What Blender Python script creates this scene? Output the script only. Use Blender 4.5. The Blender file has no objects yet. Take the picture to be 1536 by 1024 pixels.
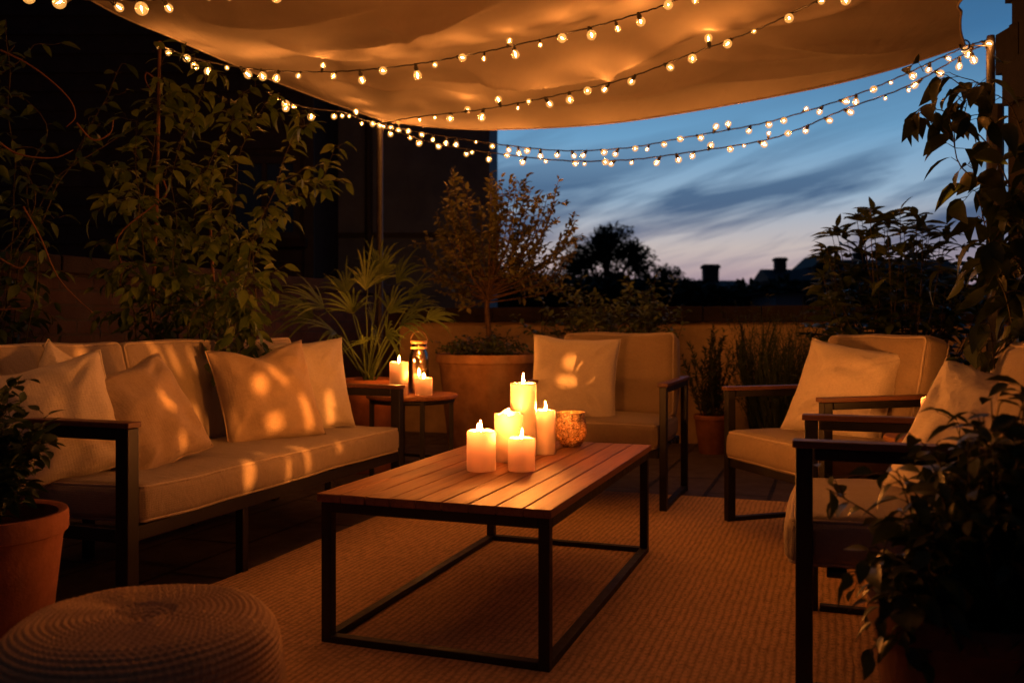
import bpy, bmesh, math, random
from math import sin, cos, pi, radians, sqrt
from mathutils import Vector, Matrix, Quaternion, noise as mnoise
rng = random.Random(7)
S = bpy.context.scene
COL = S.collection

# ------------------------------------------------------------------ camera
HC = 0.95
F = 1365.33
cam_d = bpy.data.cameras.new('camera')
cam_d.lens = 32; cam_d.sensor_width = 36
cam_d.shift_y = -25/1536
cam_d.clip_start = 0.05; cam_d.clip_end = 2000
cam_d.dof.use_dof = True; cam_d.dof.focus_distance = 3.25; cam_d.dof.aperture_fstop = 3.0
cam = bpy.data.objects.new('camera', cam_d); COL.objects.link(cam)
cam.location = (0, 0, HC); cam.rotation_euler = (pi/2, 0, 0)
S.camera = cam

def at(px, py, Y):
    """world point seen towards a photo pixel at distance Y"""
    return Vector(((px-768)*Y/F, Y, HC-(py-487)*Y/F))
TH = radians(19.6)                      # the terrace is turned by this much
U = Vector((cos(TH), -sin(TH), 0)); V = Vector((sin(TH), cos(TH), 0))
def uv(u, v, z=0): return U*u + V*v + Vector((0, 0, z))

# ------------------------------------------------------------------ mesh helper
class MB:
    def __init__(s): s.v = []; s.f = []
    def add(s, vs, fs):
        o = len(s.v); s.v.extend(tuple(p) for p in vs); s.f.extend(tuple(i+o for i in f) for f in fs)
    def box(s, x0, x1, y0, y1, z0, z1, M=None):
        vs = [Vector(p) for p in ((x0,y0,z0),(x1,y0,z0),(x1,y1,z0),(x0,y1,z0),(x0,y0,z1),(x1,y0,z1),(x1,y1,z1),(x0,y1,z1))]
        if M: vs = [M @ p for p in vs]
        s.add(vs, [(3,2,1,0),(4,5,6,7),(0,1,5,4),(1,2,6,5),(2,3,7,6),(3,0,4,7)])
    def bar(s, a, b, w, h, up=Vector((0,0,1))):
        a, b = Vector(a), Vector(b); d = (b-a).normalized()
        if abs(d.dot(up)) > .99: up = Vector((0,1,0))
        x = d.cross(up).normalized(); y = x.cross(d)
        vs = []
        for p in (a, b):
            for sx, sy in ((-1,-1),(1,-1),(1,1),(-1,1)): vs.append(p + x*sx*w/2 + y*sy*h/2)
        s.add(vs, [(0,1,2,3),(7,6,5,4),(0,4,5,1),(1,5,6,2),(2,6,7,3),(3,7,4,0)])
    def tube(s, pts, r, n=6, closed=False):
        pts = [Vector(p) for p in pts]; m = len(pts)
        if m < 2: return
        rs = r if isinstance(r, (list, tuple)) else [r]*m
        vs = []; fs = []
        ref = None
        for i, p in enumerate(pts):
            if closed: t = pts[(i+1) % m]-pts[i-1]
            else: t = pts[min(i+1, m-1)]-pts[max(i-1, 0)]
            if t.length < 1e-9: t = Vector((0,0,1))
            t.normalize()
            if ref is None:
                ref = Vector((0,0,1)) if abs(t.z) < .9 else Vector((1,0,0))
                ref = (ref - t*ref.dot(t)).normalized()
            else:
                ref = ref - t*ref.dot(t)
                ref = ref.normalized() if ref.length > 1e-6 else t.orthogonal().normalized()
            b = t.cross(ref)
            for k in range(n):
                a = 2*pi*k/n
                vs.append(p + (ref*cos(a)+b*sin(a))*rs[i])
        for i in range(m if closed else m-1):
            j = (i+1) % m
            for k in range(n): fs.append((i*n+k, i*n+(k+1) % n, j*n+(k+1) % n, j*n+k))
        if not closed:
            fs.append(tuple(range(n-1, -1, -1))); fs.append(tuple((m-1)*n+k for k in range(n)))
        s.add(vs, fs)
    def lathe(s, prof, n=32, c=(0,0,0), fn=None):
        c = Vector(c); vs = []; fs = []; idx = []
        for r, z in prof:
            if r < 1e-6: idx.append([len(vs)]); vs.append(c+Vector((0,0,z)))
            else:
                row = []
                for k in range(n):
                    a = 2*pi*k/n; p = Vector((r*cos(a), r*sin(a), z))
                    if fn: p = fn(p, a)
                    row.append(len(vs)); vs.append(c+p)
                idx.append(row)
        for A, B in zip(idx, idx[1:]):
            for k in range(n):
                k2 = (k+1) % n
                if len(A) == 1 and len(B) == 1: continue
                if len(A) == 1: fs.append((A[0], B[k2], B[k]))
                elif len(B) == 1: fs.append((A[k], A[k2], B[0]))
                else: fs.append((A[k], A[k2], B[k2], B[k]))
        s.add(vs, fs)
    def leaf(s, p, d, nrm, L, W, droop=.15, fold=.18):
        d = d.normalized(); sd = d.cross(nrm)
        if sd.length < 1e-4: sd = d.orthogonal()
        sd.normalize(); n = sd.cross(d); tw = rng.uniform(-.25,.25)
        def q(t, w, h): return p + d*(L*(t-.12*droop*t*t)) + sd*(W*w+L*.10*tw*t*t) + n*(h*W - droop*L*t*t + tw*w*W*t)
        vs = [q(0,0,0)]
        for t, w in ((.13,.27),(.34,.45),(.60,.40),(.83,.19)): vs += [q(t,-w,fold*w*2), q(t,0,0), q(t,w,fold*w*2)]
        vs.append(q(1,0,0))
        fs = [(0,1,2),(0,2,3)]
        for k in range(3): a = 1+k*3; fs += [(a,a+3,a+4,a+1),(a+1,a+4,a+5,a+2)]
        fs += [(10,13,11),(11,13,12)]
        s.add(vs, fs)
    def leaf_simple(s, p, d, nrm, L, W, droop=.15, fold=.18):
        d = d.normalized(); sd = d.cross(nrm)
        if sd.length < 1e-4: sd = d.orthogonal()
        sd.normalize(); n = sd.cross(d)
        def q(t, w, h): return p + d*(L*t) + sd*(W*w) + n*(h*W - droop*L*t*t)
        vs = [q(0,0,0), q(.3,-.42,fold), q(.3,0,0), q(.3,.42,fold), q(.68,-.36,fold), q(.68,0,0), q(.68,.36,fold), q(1,0,0)]
        s.add(vs, [(0,1,2),(0,2,3),(1,4,5,2),(2,5,6,3),(4,7,5),(5,7,6)])
    def mesh(s, name, mats, smooth=30):
        me = bpy.data.meshes.new(name); me.from_pydata(s.v, [], s.f); me.validate()
        for m in (mats if isinstance(mats, list) else [mats]): me.materials.append(m)
        if smooth:
            me.shade_smooth()
            if smooth < 180: me.set_sharp_from_angle(angle=radians(smooth))
        return me
    def build(s, name, mat, parent=None, smooth=35, bevel=0, seg=2):
        if not s.v: return None
        o = bpy.data.objects.new(name, s.mesh(name, mat, smooth)); COL.objects.link(o)
        if parent is not None: o.parent = parent
        if bevel:
            b = o.modifiers.new('bevel', 'BEVEL'); b.width = bevel; b.segments = seg; b.limit_method = 'ANGLE'; b.angle_limit = radians(40)
        return o

def tag(o, label=None, cat=None, group=None, kind=None):
    if label: o['label'] = label
    if cat: o['category'] = cat
    if group: o['group'] = group
    if kind: o['kind'] = kind
    return o
def thing(name, label, cat, loc=(0,0,0), rz=0, group=None):
    o = bpy.data.objects.new(name, None); COL.objects.link(o); o.empty_display_size = .1
    o.location = loc; o.rotation_euler = (0, 0, rz)
    return tag(o, label, cat, group)
def catmull(pts, n=8):
    pts = [Vector(p) for p in pts]; out = []
    for i in range(len(pts)-1):
        p0 = pts[max(i-1, 0)]; p1 = pts[i]; p2 = pts[i+1]; p3 = pts[min(i+2, len(pts)-1)]
        for k in range(n):
            t = k/n
            out.append(.5*((2*p1)+(p2-p0)*t+(2*p0-5*p1+4*p2-p3)*t*t+(3*p1-p0-3*p2+p3)*t**3))
    out.append(pts[-1]); return out
def resample(pts, n):
    L = [0]
    for a, b in zip(pts, pts[1:]): L.append(L[-1]+(b-a).length)
    out = []; j = 0
    for k in range(n):
        t = L[-1]*k/(n-1)
        while j < len(L)-2 and L[j+1] < t: j += 1
        out.append(pts[j].lerp(pts[j+1], 0 if L[j+1] == L[j] else min(1, (t-L[j])/(L[j+1]-L[j]))))
    return out

# ------------------------------------------------------------------ materials
class NT:
    def __init__(s, name):
        s.m = bpy.data.materials.new(name); s.m.use_nodes = True; s.t = s.m.node_tree; s.t.nodes.clear()
        s.out = s.n('ShaderNodeOutputMaterial')
    def n(s, typ, **kw):
        x = s.t.nodes.new(typ)
        for k, v in kw.items(): setattr(x, k, v)
        return x
    def l(s, a, b): s.t.links.new(a, b)
    def math(s, op, a, b=None, c=None):
        x = s.n('ShaderNodeMath', operation=op)
        for i, q in enumerate((a, b, c)):
            if q is None: continue
            if isinstance(q, (int, float)): x.inputs[i].default_value = q
            else: s.l(q, x.inputs[i])
        return x.outputs[0]
    def mix(s, f, a, b):
        x = s.n('ShaderNodeMix', data_type='RGBA')
        for i, q in ((0, f), (6, a), (7, b)):
            if isinstance(q, (int, float)): x.inputs[i].default_value = q
            elif isinstance(q, tuple): x.inputs[i].default_value = q if len(q) == 4 else (*q, 1)
            else: s.l(q, x.inputs[i])
        return x.outputs[2]
    def noise(s, scale, detail=4, co=None, rough=.55, dist=0):
        x = s.n('ShaderNodeTexNoise'); x.inputs['Scale'].default_value = scale; x.inputs['Detail'].default_value = detail
        x.inputs['Roughness'].default_value = rough; x.inputs['Distortion'].default_value = dist
        if co is not None: s.l(co, x.inputs['Vector'])
        return x.outputs['Fac']
    def ramp(s, f, stops):
        x = s.n('ShaderNodeValToRGB'); e = x.color_ramp.elements
        while len(e) < len(stops): e.new(.5)
        for q, (p, c) in zip(e, stops): q.position = p; q.color = (*c, 1) if len(c) == 3 else c
        s.l(f, x.inputs[0]); return x.outputs[0]
    def rng(s, f, a, b, c, d):
        x = s.n('ShaderNodeMapRange')
        for i, q in enumerate((f, a, b, c, d)):
            if isinstance(q, (int, float)): x.inputs[i].default_value = q
            else: s.l(q, x.inputs[i])
        return x.outputs[0]
    def obj(s, scale=None, rot=None):
        c = s.n('ShaderNodeTexCoord').outputs['Object']
        if scale or rot:
            m = s.n('ShaderNodeMapping'); s.l(c, m.inputs[0])
            if scale: m.inputs['Scale'].default_value = scale
            if rot: m.inputs['Rotation'].default_value = rot
            c = m.outputs[0]
        return c
    def bump(s, h, strength=.3, dist=.01):
        b = s.n('ShaderNodeBump'); b.inputs['Strength'].default_value = strength; b.inputs['Distance'].default_value = dist
        s.l(h, b.inputs['Height']); return b.outputs[0]
    def princ(s, col=None, rough=.6, metal=0, normal=None, spec=.5, **kw):
        p = s.n('ShaderNodeBsdfPrincipled')
        for k, v in (('Base Color', col), ('Roughness', rough), ('Metallic', metal), ('Normal', normal), ('Specular IOR Level', spec)):
            if v is None: continue
            if isinstance(v, (int, float)): p.inputs[k].default_value = v
            elif isinstance(v, tuple): p.inputs[k].default_value = v if len(v) == 4 else (*v, 1)
            else: s.l(v, p.inputs[k])
        for k, v in kw.items(): p.inputs[k.replace('_', ' ')].default_value = v
        s.l(p.outputs[0], s.out.inputs[0]); return p

def m_fabric(name, col, weave=420, var=.12):
    t = NT(name); co = t.obj()
    sx = t.n('ShaderNodeSeparateXYZ'); t.l(co, sx.inputs[0])
    # woven canvas: crossing threads on the three axes, with slubs
    n1 = t.noise(6, 4, co); n2 = t.noise(90, 3, co); n3 = t.noise(600, 2, co)
    wx = t.math('SINE', t.math('MULTIPLY', sx.outputs[0], weave*2)); wy = t.math('SINE', t.math('MULTIPLY', sx.outputs[1], weave*2)); wz = t.math('SINE', t.math('MULTIPLY', sx.outputs[2], weave*2))
    w = t.math('MULTIPLY', t.math('ADD', t.math('ADD', wx, wy), wz), .25)
    f = t.math('ADD', t.math('MULTIPLY', n1, .5), t.math('MULTIPLY', n2, .5))
    c = t.mix(t.rng(f, .3, .7, 0, 1), tuple(x*(1-var) for x in col), tuple(min(1, x*(1+var)) for x in col))
    c = t.mix(t.rng(n3, .35, .75, 0, .35), c, tuple(x*.6 for x in col))
    h = t.math('ADD', t.math('ADD', t.math('MULTIPLY', w, .3), n3), t.math('ADD', t.math('MULTIPLY', t.noise(16, 5, co, dist=.9), 2.2), t.math('MULTIPLY', t.noise(5, 4, t.obj((1,2.2,1.6)), dist=1.4), 4)))
    p = t.princ(c, .92, 0, t.bump(h, .5, .005), .15)
    p.inputs['Sheen Weight'].default_value = .15
    return t.m
def m_metal(name, col=(.010,.0085,.0075), rough=.5):
    t = NT(name); co = t.obj(); n = t.noise(35, 5, co); n2 = t.noise(700, 2, co)
    c = t.mix(t.rng(n, .45, .75, 0, 1), col, tuple(x*2.1 for x in col))
    t.princ(c, t.rng(n, .3, .7, rough-.08, rough+.12), 0, t.bump(n2, .12, .001), .45); return t.m
def m_wood(name, c1, c2, axis=1, rough=.5, scale=1):
    t = NT(name)
    sc = [26*scale]*3; sc[axis] = 1.6*scale
    co = t.obj(tuple(sc)); isl = t.n('ShaderNodeNewGeometry').outputs['Random Per Island']
    add = t.n('ShaderNodeVectorMath', operation='ADD'); t.l(co, add.inputs[0])
    cb = t.n('ShaderNodeCombineXYZ')
    for i in range(3): t.l(t.math('MULTIPLY', isl, 37.0+11*i), cb.inputs[i])
    t.l(cb.outputs[0], add.inputs[1]); v = add.outputs[0]
    g = t.noise(1.6, 7, v, .62, .9); g2 = t.noise(9, 4, v, .6)
    f = t.math('ADD', t.math('MULTIPLY', g, .7), t.math('MULTIPLY', g2, .3))
    c = t.ramp(f, [(.3, c2), (.52, c1), (.72, tuple(min(1, x*1.3) for x in c1))])
    c = t.mix(t.rng(isl, 0, 1, 0, .45), c, tuple(x*.55 for x in c1))
    t.princ(c, t.rng(g2, .3, .7, rough-.1, rough+.14), 0, t.bump(f, .35, .003), .25); return t.m
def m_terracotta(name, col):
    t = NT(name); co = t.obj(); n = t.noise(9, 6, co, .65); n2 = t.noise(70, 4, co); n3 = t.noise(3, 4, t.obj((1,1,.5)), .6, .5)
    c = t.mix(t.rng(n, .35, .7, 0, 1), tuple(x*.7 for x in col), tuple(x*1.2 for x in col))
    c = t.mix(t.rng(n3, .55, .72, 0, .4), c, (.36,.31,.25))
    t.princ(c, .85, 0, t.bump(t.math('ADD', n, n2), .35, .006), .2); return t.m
def m_leaf(name, c1, c2, trans=.25, rough=.5):
    t = NT(name); isl = t.n('ShaderNodeNewGeometry').outputs['Random Per Island']; n = t.noise(14, 3, t.obj())
    c = t.mix(isl, c1, c2); c = t.mix(t.rng(n, .35, .7, 0, .5), c, tuple(x*.55 for x in c1))
    p = t.princ(c, rough, 0, t.bump(t.noise(120, 3, t.obj()), .2, .002), .4)
    tr = t.n('ShaderNodeBsdfTranslucent'); t.l(c, tr.inputs[0]); mx = t.n('ShaderNodeMixShader'); mx.inputs[0].default_value = trans
    t.l(p.outputs[0], mx.inputs[1]); t.l(tr.outputs[0], mx.inputs[2]); t.l(mx.outputs[0], t.out.inputs[0]); return t.m
def m_plain(name, col, rough=.8, nscale=12, var=.3, bs=.3, spec=.3):
    t = NT(name); co = t.obj(); n = t.noise(nscale, 6, co, .65); n2 = t.noise(nscale*9, 4, co)
    c = t.mix(t.rng(n, .3, .7, 0, 1), tuple(x*(1-var) for x in col), tuple(x*(1+var) for x in col))
    t.princ(c, rough, 0, t.bump(t.math('ADD', n, t.math('MULTIPLY', n2, .5)), bs, .01), spec); return t.m
def m_emit(name, col, strength, sampling='FRONT'):
    t = NT(name); e = t.n('ShaderNodeEmission'); e.inputs[0].default_value = (*col, 1); e.inputs[1].default_value = strength
    t.l(e.outputs[0], t.out.inputs[0]); t.m.cycles.emission_sampling = sampling; return t.m
def m_brick(name, c1, c2, mortar, w=.22, h=.075, rot=None, msize=.008, rough=.85, bstr=.6):
    t = NT(name); co = t.obj(None, rot)
    b = t.n('ShaderNodeTexBrick'); t.l(co, b.inputs[0]); b.inputs['Scale'].default_value = 1
    b.inputs['Brick Width'].default_value = w; b.inputs['Row Height'].default_value = h; b.inputs['Mortar Size'].default_value = msize
    b.inputs['Mortar Smooth'].default_value = .2
    b.inputs['Color1'].default_value = (*c1, 1); b.inputs['Color2'].default_value = (*c2, 1); b.inputs['Mortar'].default_value = (*mortar, 1)
    n = t.noise(7, 6, co, .65); n2 = t.noise(60, 4, co)
    c = t.mix(t.rng(n, .3, .75, 0, .55), b.outputs[0], tuple(x*.5 for x in c1))
    hgt = t.math('ADD', t.math('MULTIPLY', b.outputs['Fac'], -1.0), t.math('MULTIPLY', n2, .35))
    t.princ(c, t.rng(n, .3, .7, rough-.15, rough+.1), 0, t.bump(hgt, bstr, .008), .35); return t.m

WARM = (1.0, .37, .075)
M = {}
M['cushion'] = m_fabric('sofa_canvas', (.34,.27,.19))
M['cushion_tan'] = m_fabric('chair_canvas', (.32,.24,.155))
M['piping'] = m_fabric('piping_canvas', (.50,.40,.28))
M['cream'] = m_fabric('cream_linen', (.68,.59,.46), 330)
M['tan'] = m_fabric('tan_linen', (.46,.345,.225), 330)
M['metal'] = m_metal('black_powder_coat')
M['galv'] = m_metal('dark_steel_pole', (.02,.016,.014), .5)
M['teak'] = m_wood('oiled_teak', (.36,.155,.058), (.16,.064,.024), 1, .55)
M['arm_wood'] = m_wood('armrest_teak', (.17,.075,.04), (.085,.036,.02), 1, .45, 1.4)
M['cane'] = m_wood('bamboo_cane', (.26,.13,.06), (.14,.07,.032), 2, .6, 1.2)
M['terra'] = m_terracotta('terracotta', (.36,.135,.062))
M['terra_dark'] = m_terracotta('dark_terracotta', (.16,.07,.04))  # darker terracotta tone for the foreground pot
M['terra_pale'] = m_terracotta('pale_terracotta', (.30,.165,.09))
M['soil'] = m_plain('soil', (.03,.02,.013), .95, 40, .5, .9)
M['bark'] = m_plain('bark', (.09,.055,.03), .9, 40, .4, .8)
M['stem'] = m_plain('green_stem', (.07,.06,.022), .7, 30, .3)
M['tendril'] = m_plain('woody_tendril', (.16,.075,.035), .7, 30, .3)
M['leaf_vine'] = m_leaf('vine_leaf', (.085,.15,.022), (.15,.20,.032), .3)
M['leaf_vine_dim'] = m_leaf('vine_leaf_dark', (.05,.095,.018), (.085,.13,.026), .25)
M['leaf_palm'] = m_leaf('palm_leaf', (.075,.125,.026), (.13,.185,.042), .25, .45)
M['leaf_olive'] = m_leaf('olive_leaf', (.115,.12,.035), (.175,.16,.05), .2, .55)
M['leaf_dark'] = m_leaf('dark_leaf', (.025,.046,.012), (.05,.07,.017), .2, .4)
M['leaf_shrub'] = m_leaf('shrub_leaf', (.035,.065,.014), (.075,.10,.02), .2, .42)
M['leaf_mint'] = m_leaf('herb_leaf', (.025,.055,.015), (.045,.08,.02), .2, .5)
M['leaf_pale'] = m_leaf('pale_leaf', (.12,.17,.04), (.22,.26,.07), .25, .5)
M['leaf_grass'] = m_leaf('grass_leaf', (.03,.05,.013), (.06,.08,.02), .15, .6)
M['leaf_far'] = m_leaf('far_tree_leaf', (.02,.03,.012), (.035,.045,.015), .1, .7)
M['brass'] = m_metal('aged_brass', (.35,.22,.09), .3)
M['bulb_socket'] = m_metal('bulb_socket_black', (.014,.012,.011), .5)
M['filament'] = m_emit('bulb_filament', (1.0,.345,.072), 540)
M['flame'] = m_emit('candle_flame', (1.0,.285,.043), 4400)
M['wick'] = m_plain('burnt_wick', (.02,.012,.008), .9)

t = NT('bulb_glass')      # clear globe of a lit bulb
lw = t.n('ShaderNodeLayerWeight'); lw.inputs[0].default_value = .35
tr = t.n('ShaderNodeBsdfTransparent'); tr.inputs[0].default_value = (1, .93, .82, 1)
gl = t.n('ShaderNodeBsdfGlossy'); gl.inputs[1].default_value = .05
mx = t.n('ShaderNodeMixShader'); t.l(t.rng(lw.outputs['Fresnel'], 0, 1, .03, .6), mx.inputs[0]); t.l(tr.outputs[0], mx.inputs[1]); t.l(gl.outputs[0], mx.inputs[2])
em = t.n('ShaderNodeEmission'); em.inputs[0].default_value = (1,.45,.10,1); em.inputs[1].default_value = .58
ad = t.n('ShaderNodeAddShader'); t.l(mx.outputs[0], ad.inputs[0]); t.l(em.outputs[0], ad.inputs[1]); t.l(ad.outputs[0], t.out.inputs[0])
t.m.cycles.emission_sampling = 'NONE'; M['bulb_glass'] = t.m

t = NT('jar_glass')
lw = t.n('ShaderNodeLayerWeight'); lw.inputs[0].default_value = .3
tr = t.n('ShaderNodeBsdfTransparent'); tr.inputs[0].default_value = (.95,.93,.88,1)
gl = t.n('ShaderNodeBsdfGlossy'); gl.inputs[1].default_value = .04
mx = t.n('ShaderNodeMixShader'); t.l(t.rng(lw.outputs['Fresnel'], 0, 1, .05, .8), mx.inputs[0]); t.l(tr.outputs[0], mx.inputs[1]); t.l(gl.outputs[0], mx.inputs[2]); t.l(mx.outputs[0], t.out.inputs[0])
M['jar_glass'] = t.m

t = NT('mercury_glass')   # crackled silvered glass: flecks of metal over translucent gaps
co = t.obj()
vo = t.n('ShaderNodeTexVoronoi'); vo.inputs['Scale'].default_value = 150; t.l(co, vo.inputs[0])
fl = t.math('ADD', t.math('MULTIPLY', t.noise(75, 4, co, .7), .6), t.math('MULTIPLY', vo.outputs['Distance'], .55))
f = t.rng(fl, .42, .56, .0, 1)
me_ = t.n('ShaderNodeBsdfGlossy'); t.l(t.ramp(t.noise(95, 5, co, .75), [(.36, (.10,.065,.04)), (.50, (.45,.34,.23)), (.62, (.95,.8,.6))]), me_.inputs[0]); me_.inputs[1].default_value = .5; t.l(t.bump(t.math('ADD', fl, t.noise(130, 3, co)), 1.0, .006), me_.inputs['Normal'])
tl = t.n('ShaderNodeBsdfTranslucent'); tl.inputs[0].default_value = (.55,.36,.2,1)
tp = t.n('ShaderNodeBsdfTransparent'); tp.inputs[0].default_value = (.9,.75,.5,1)
m1 = t.n('ShaderNodeMixShader'); m1.inputs[0].default_value = .02; t.l(tl.outputs[0], m1.inputs[1]); t.l(tp.outputs[0], m1.inputs[2])
m2 = t.n('ShaderNodeMixShader'); t.l(f, m2.inputs[0]); t.l(m1.outputs[0], m2.inputs[1]); t.l(me_.outputs[0], m2.inputs[2]); t.l(m2.outputs[0], t.out.inputs[0])
M['mercury'] = t.m

def m_wax(name, col, through):
    t = NT(name); co = t.obj(); n = t.noise(30, 4, co)
    p = t.princ(t.mix(n, tuple(x*.94 for x in col), col), .4, 0, t.bump(t.noise(45, 4, co), .15, .003), .4)
    tl = t.n('ShaderNodeBsdfTranslucent'); tl.inputs[0].default_value = (*through, 1)
    t.l(t.mix(t.noise(22, 3, co), tuple(x*.8 for x in through), tuple(x*1.15 for x in through)), tl.inputs[0])
    ad = t.n('ShaderNodeAddShader'); t.l(p.outputs[0], ad.inputs[0]); t.l(tl.outputs[0], ad.inputs[1]); t.l(ad.outputs[0], t.out.inputs[0])
    return t.m
M['wax'] = m_wax('ivory_wax', (.46,.40,.33), (.031,.0215,.024))

t = NT('shade_fabric')    # stretched sail cloth: light comes through a little
co = t.obj(); n = t.noise(2.2, 5, co, .6, .4); w = t.noise(160, 3, co)
col = t.mix(t.rng(n, .3, .7, 0, 1), (.47,.415,.37), (.58,.51,.45))
sn = t.noise(1.3, 5, t.obj((1.2,.35,1), (0,0,.5)), .6, 1.2)
p = t.princ(col, .9, 0, t.bump(t.math('ADD', t.math('MULTIPLY', w, .04), t.math('MULTIPLY', sn, 1)), .5, .05), .1)
tl = t.n('ShaderNodeBsdfTranslucent'); t.l(col, tl.inputs[0]); mx = t.n('ShaderNodeMixShader'); mx.inputs[0].default_value = .22
t.l(p.outputs[0], mx.inputs[1]); t.l(tl.outputs[0], mx.inputs[2]); t.l(mx.outputs[0], t.out.inputs[0]); M['sail'] = t.m

t = NT('jute_rug')
co = t.obj(); sx = t.n('ShaderNodeSeparateXYZ'); t.l(co, sx.inputs[0])
wob = t.math('MULTIPLY', t.math('SUBTRACT', t.noise(5.0, 4, co), .5), .022)
X = t.math('ADD', sx.outputs[0], wob); PW = .023
row = t.math('ABSOLUTE', t.math('SINE', t.math('MULTIPLY', X, pi/PW)))
ph = t.math('MULTIPLY', t.math('FLOOR', t.math('DIVIDE', X, PW)), 2.4)
st = t.math('SINE', t.math('ADD', t.math('ADD', t.math('MULTIPLY', sx.outputs[1], 2*pi/.026), ph), t.math('MULTIPLY', row, 1.6)))
hh = t.math('MULTIPLY', row, t.math('ADD', t.math('MULTIPLY', st, .22), .78))
n = t.noise(5, 5, co, .6); n2 = t.noise(220, 3, co)
gaps = t.noise(1.0, 5, t.obj((58, 16, 1)), .72)
fleck = t.noise(1.0, 3, t.obj((110, 46, 1)), .6)
hh = t.math('ADD', t.math('MULTIPLY', hh, .38), t.math('MULTIPLY', gaps, 1.05))
c = t.mix(t.rng(hh, .42, .86, 0, 1), (.30,.165,.07), (.86,.53,.25))
c = t.mix(t.rng(fleck, .56, .72, 0, .85), c, (.14,.075,.032))
c = t.mix(t.rng(n, .35, .7, 0, .35), c, (.50,.30,.14)); c = t.mix(t.rng(n2, .3, .7, 0, .3), c, (.8,.55,.30))
t.princ(c, .95, 0, t.bump(t.math('ADD', hh, t.math('MULTIPLY', n2, .35)), .55, .008), .1); M['rug'] = t.m

t = NT('pouf_rope')
co = t.obj(); n = t.noise(300, 3, co); n1 = t.noise(7, 4, co)
c = t.mix(t.rng(n, .3, .7, 0, 1), (.52,.32,.15), (.80,.54,.28)); c = t.mix(t.rng(n1, .35, .7, 0, .4), c, (.46,.27,.13))
t.princ(c, .93, 0, t.bump(n, .8, .004), .1); M['rope'] = t.m

M['slab'] = m_brick('floor_slab', (.085,.062,.047), (.11,.08,.06), (.008,.007,.006), .95, .345, (0,0,pi/2), .012, .6, .8)
M['brick'] = m_brick('garden_brick', (.042,.018,.011), (.03,.013,.009), (.022,.017,.014), .22, .075, (pi/2,0,0))
M['brick_dim'] = m_brick('dark_brick', (.03,.016,.011), (.02,.011,.008), (.016,.013,.011), .22, .075, (pi/2,0,pi/2))  # evenly darker brick tone for the side house wall
M['render'] = m_plain('ochre_render', (.52,.35,.16), .9, 5, .25, .4)
M['coping'] = m_plain('coping_stone', (.02,.013,.010), .85, 14, .4, .5)
M['dark_render'] = m_plain('dark_render', (.11,.14,.20), .9, 2.5, .22, .4)
M['dark_clad'] = m_plain('dark_cladding', (.03,.026,.026), .8, 6, .3, .3)
M['frame_dark'] = m_plain('dark_window_frame', (.03,.028,.028), .6, 20, .2)
t = NT('window_glass'); t.princ((.02,.03,.045), .08, 0, None, .8); M['glass'] = t.m
M['tile'] = m_plain('roof_tile', (.010,.008,.007), .85, 20, .4, .6)
M['roof_far'] = m_plain('far_slate', (.04,.042,.05), .7, 3, .3, .2)
M['wall_far'] = m_plain('far_wall', (.10,.095,.10), .85, 3, .2, .2)
M['wall_far_pale'] = m_plain('far_wall_pale', (.34,.36,.42), .85, 3, .1, .2)
M['ground'] = m_plain('garden_ground', (.03,.032,.02), .95, 1.2, .4, .5)

# ------------------------------------------------------------------ world: dusk sky with streaks of cloud
w = bpy.data.worlds.new('World'); S.world = w; w.use_nodes = True
nt = w.node_tree; nt.nodes.clear()
class WN(NT):
    def __init__(s): s.t = nt
t = WN()
out = t.n('ShaderNodeOutputWorld'); bg = t.n('ShaderNodeBackground')
d = t.n('ShaderNodeTexCoord').outputs['Generated']
sp = t.n('ShaderNodeSeparateXYZ'); t.l(d, sp.inputs[0])
z = t.math('MAXIMUM', sp.outputs[2], 0.0)
grad = t.ramp(z, [(0, (.15,.12,.22)), (.032, (.24,.18,.27)), (.052, (.48,.35,.37)), (.082, (.56,.48,.46)), (.135, (.30,.43,.57)), (.20, (.150,.345,.56)), (.28, (.05,.165,.34)), (.42, (.02,.07,.16)), (1, (.008,.022,.055))])
# streaks of cloud: drawn out along the horizon and rising to one side
azm = t.math('ARCTAN2', sp.outputs[0], sp.outputs[1])
cb = t.n('ShaderNodeCombineXYZ'); t.l(azm, cb.inputs[0]); t.l(sp.outputs[2], cb.inputs[1])
def streak(deg, sc, off):
    a = t.n('ShaderNodeMapping'); t.l(cb.outputs[0], a.inputs[0]); a.inputs['Rotation'].default_value = (0,0,radians(-deg))
    b_ = t.n('ShaderNodeMapping'); t.l(a.outputs[0], b_.inputs[0]); b_.inputs['Scale'].default_value = (*sc, 1); b_.inputs['Location'].default_value = (*off, 0); return b_.outputs[0]
c1 = t.noise(1.0, 6, streak(15, (3.4, 20), (1.3, .2)), .5, .7)
c2 = t.noise(1.0, 6, streak(11, (8, 75), (3, 1)), .6, .6)
cl = t.rng(t.math('ADD', t.math('MULTIPLY', c1, .85), t.math('MULTIPLY', c2, .22)), .465, .62, 0, 1)
band = t.math('MULTIPLY', t.rng(z, .03, .10, .25, 1), t.rng(z, .15, .22, 1, .15))
cm = t.math('MULTIPLY', cl, band)
ccol = t.ramp(z, [(0, (.19,.155,.23)), (.07, (.13,.13,.23)), (.11, (.060,.105,.20)), (.18, (.08,.17,.30)), (.4, (.04,.09,.17))])
sky = t.mix(t.math('MULTIPLY', cm, .95), grad, ccol)
# brighter towards where the sun went down, darker away from it
az = t.math('ADD', t.math('MULTIPLY', sp.outputs[0], .35), t.math('MULTIPLY', sp.outputs[1], .94))
sky = t.mix(t.rng(az, .15, .88, 1, 0), sky, (.006,.010,.02))
t.l(sky, bg.inputs[0]); bg.inputs[1].default_value = 1.0
t.l(bg.outputs[0], out.inputs[0])

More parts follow.
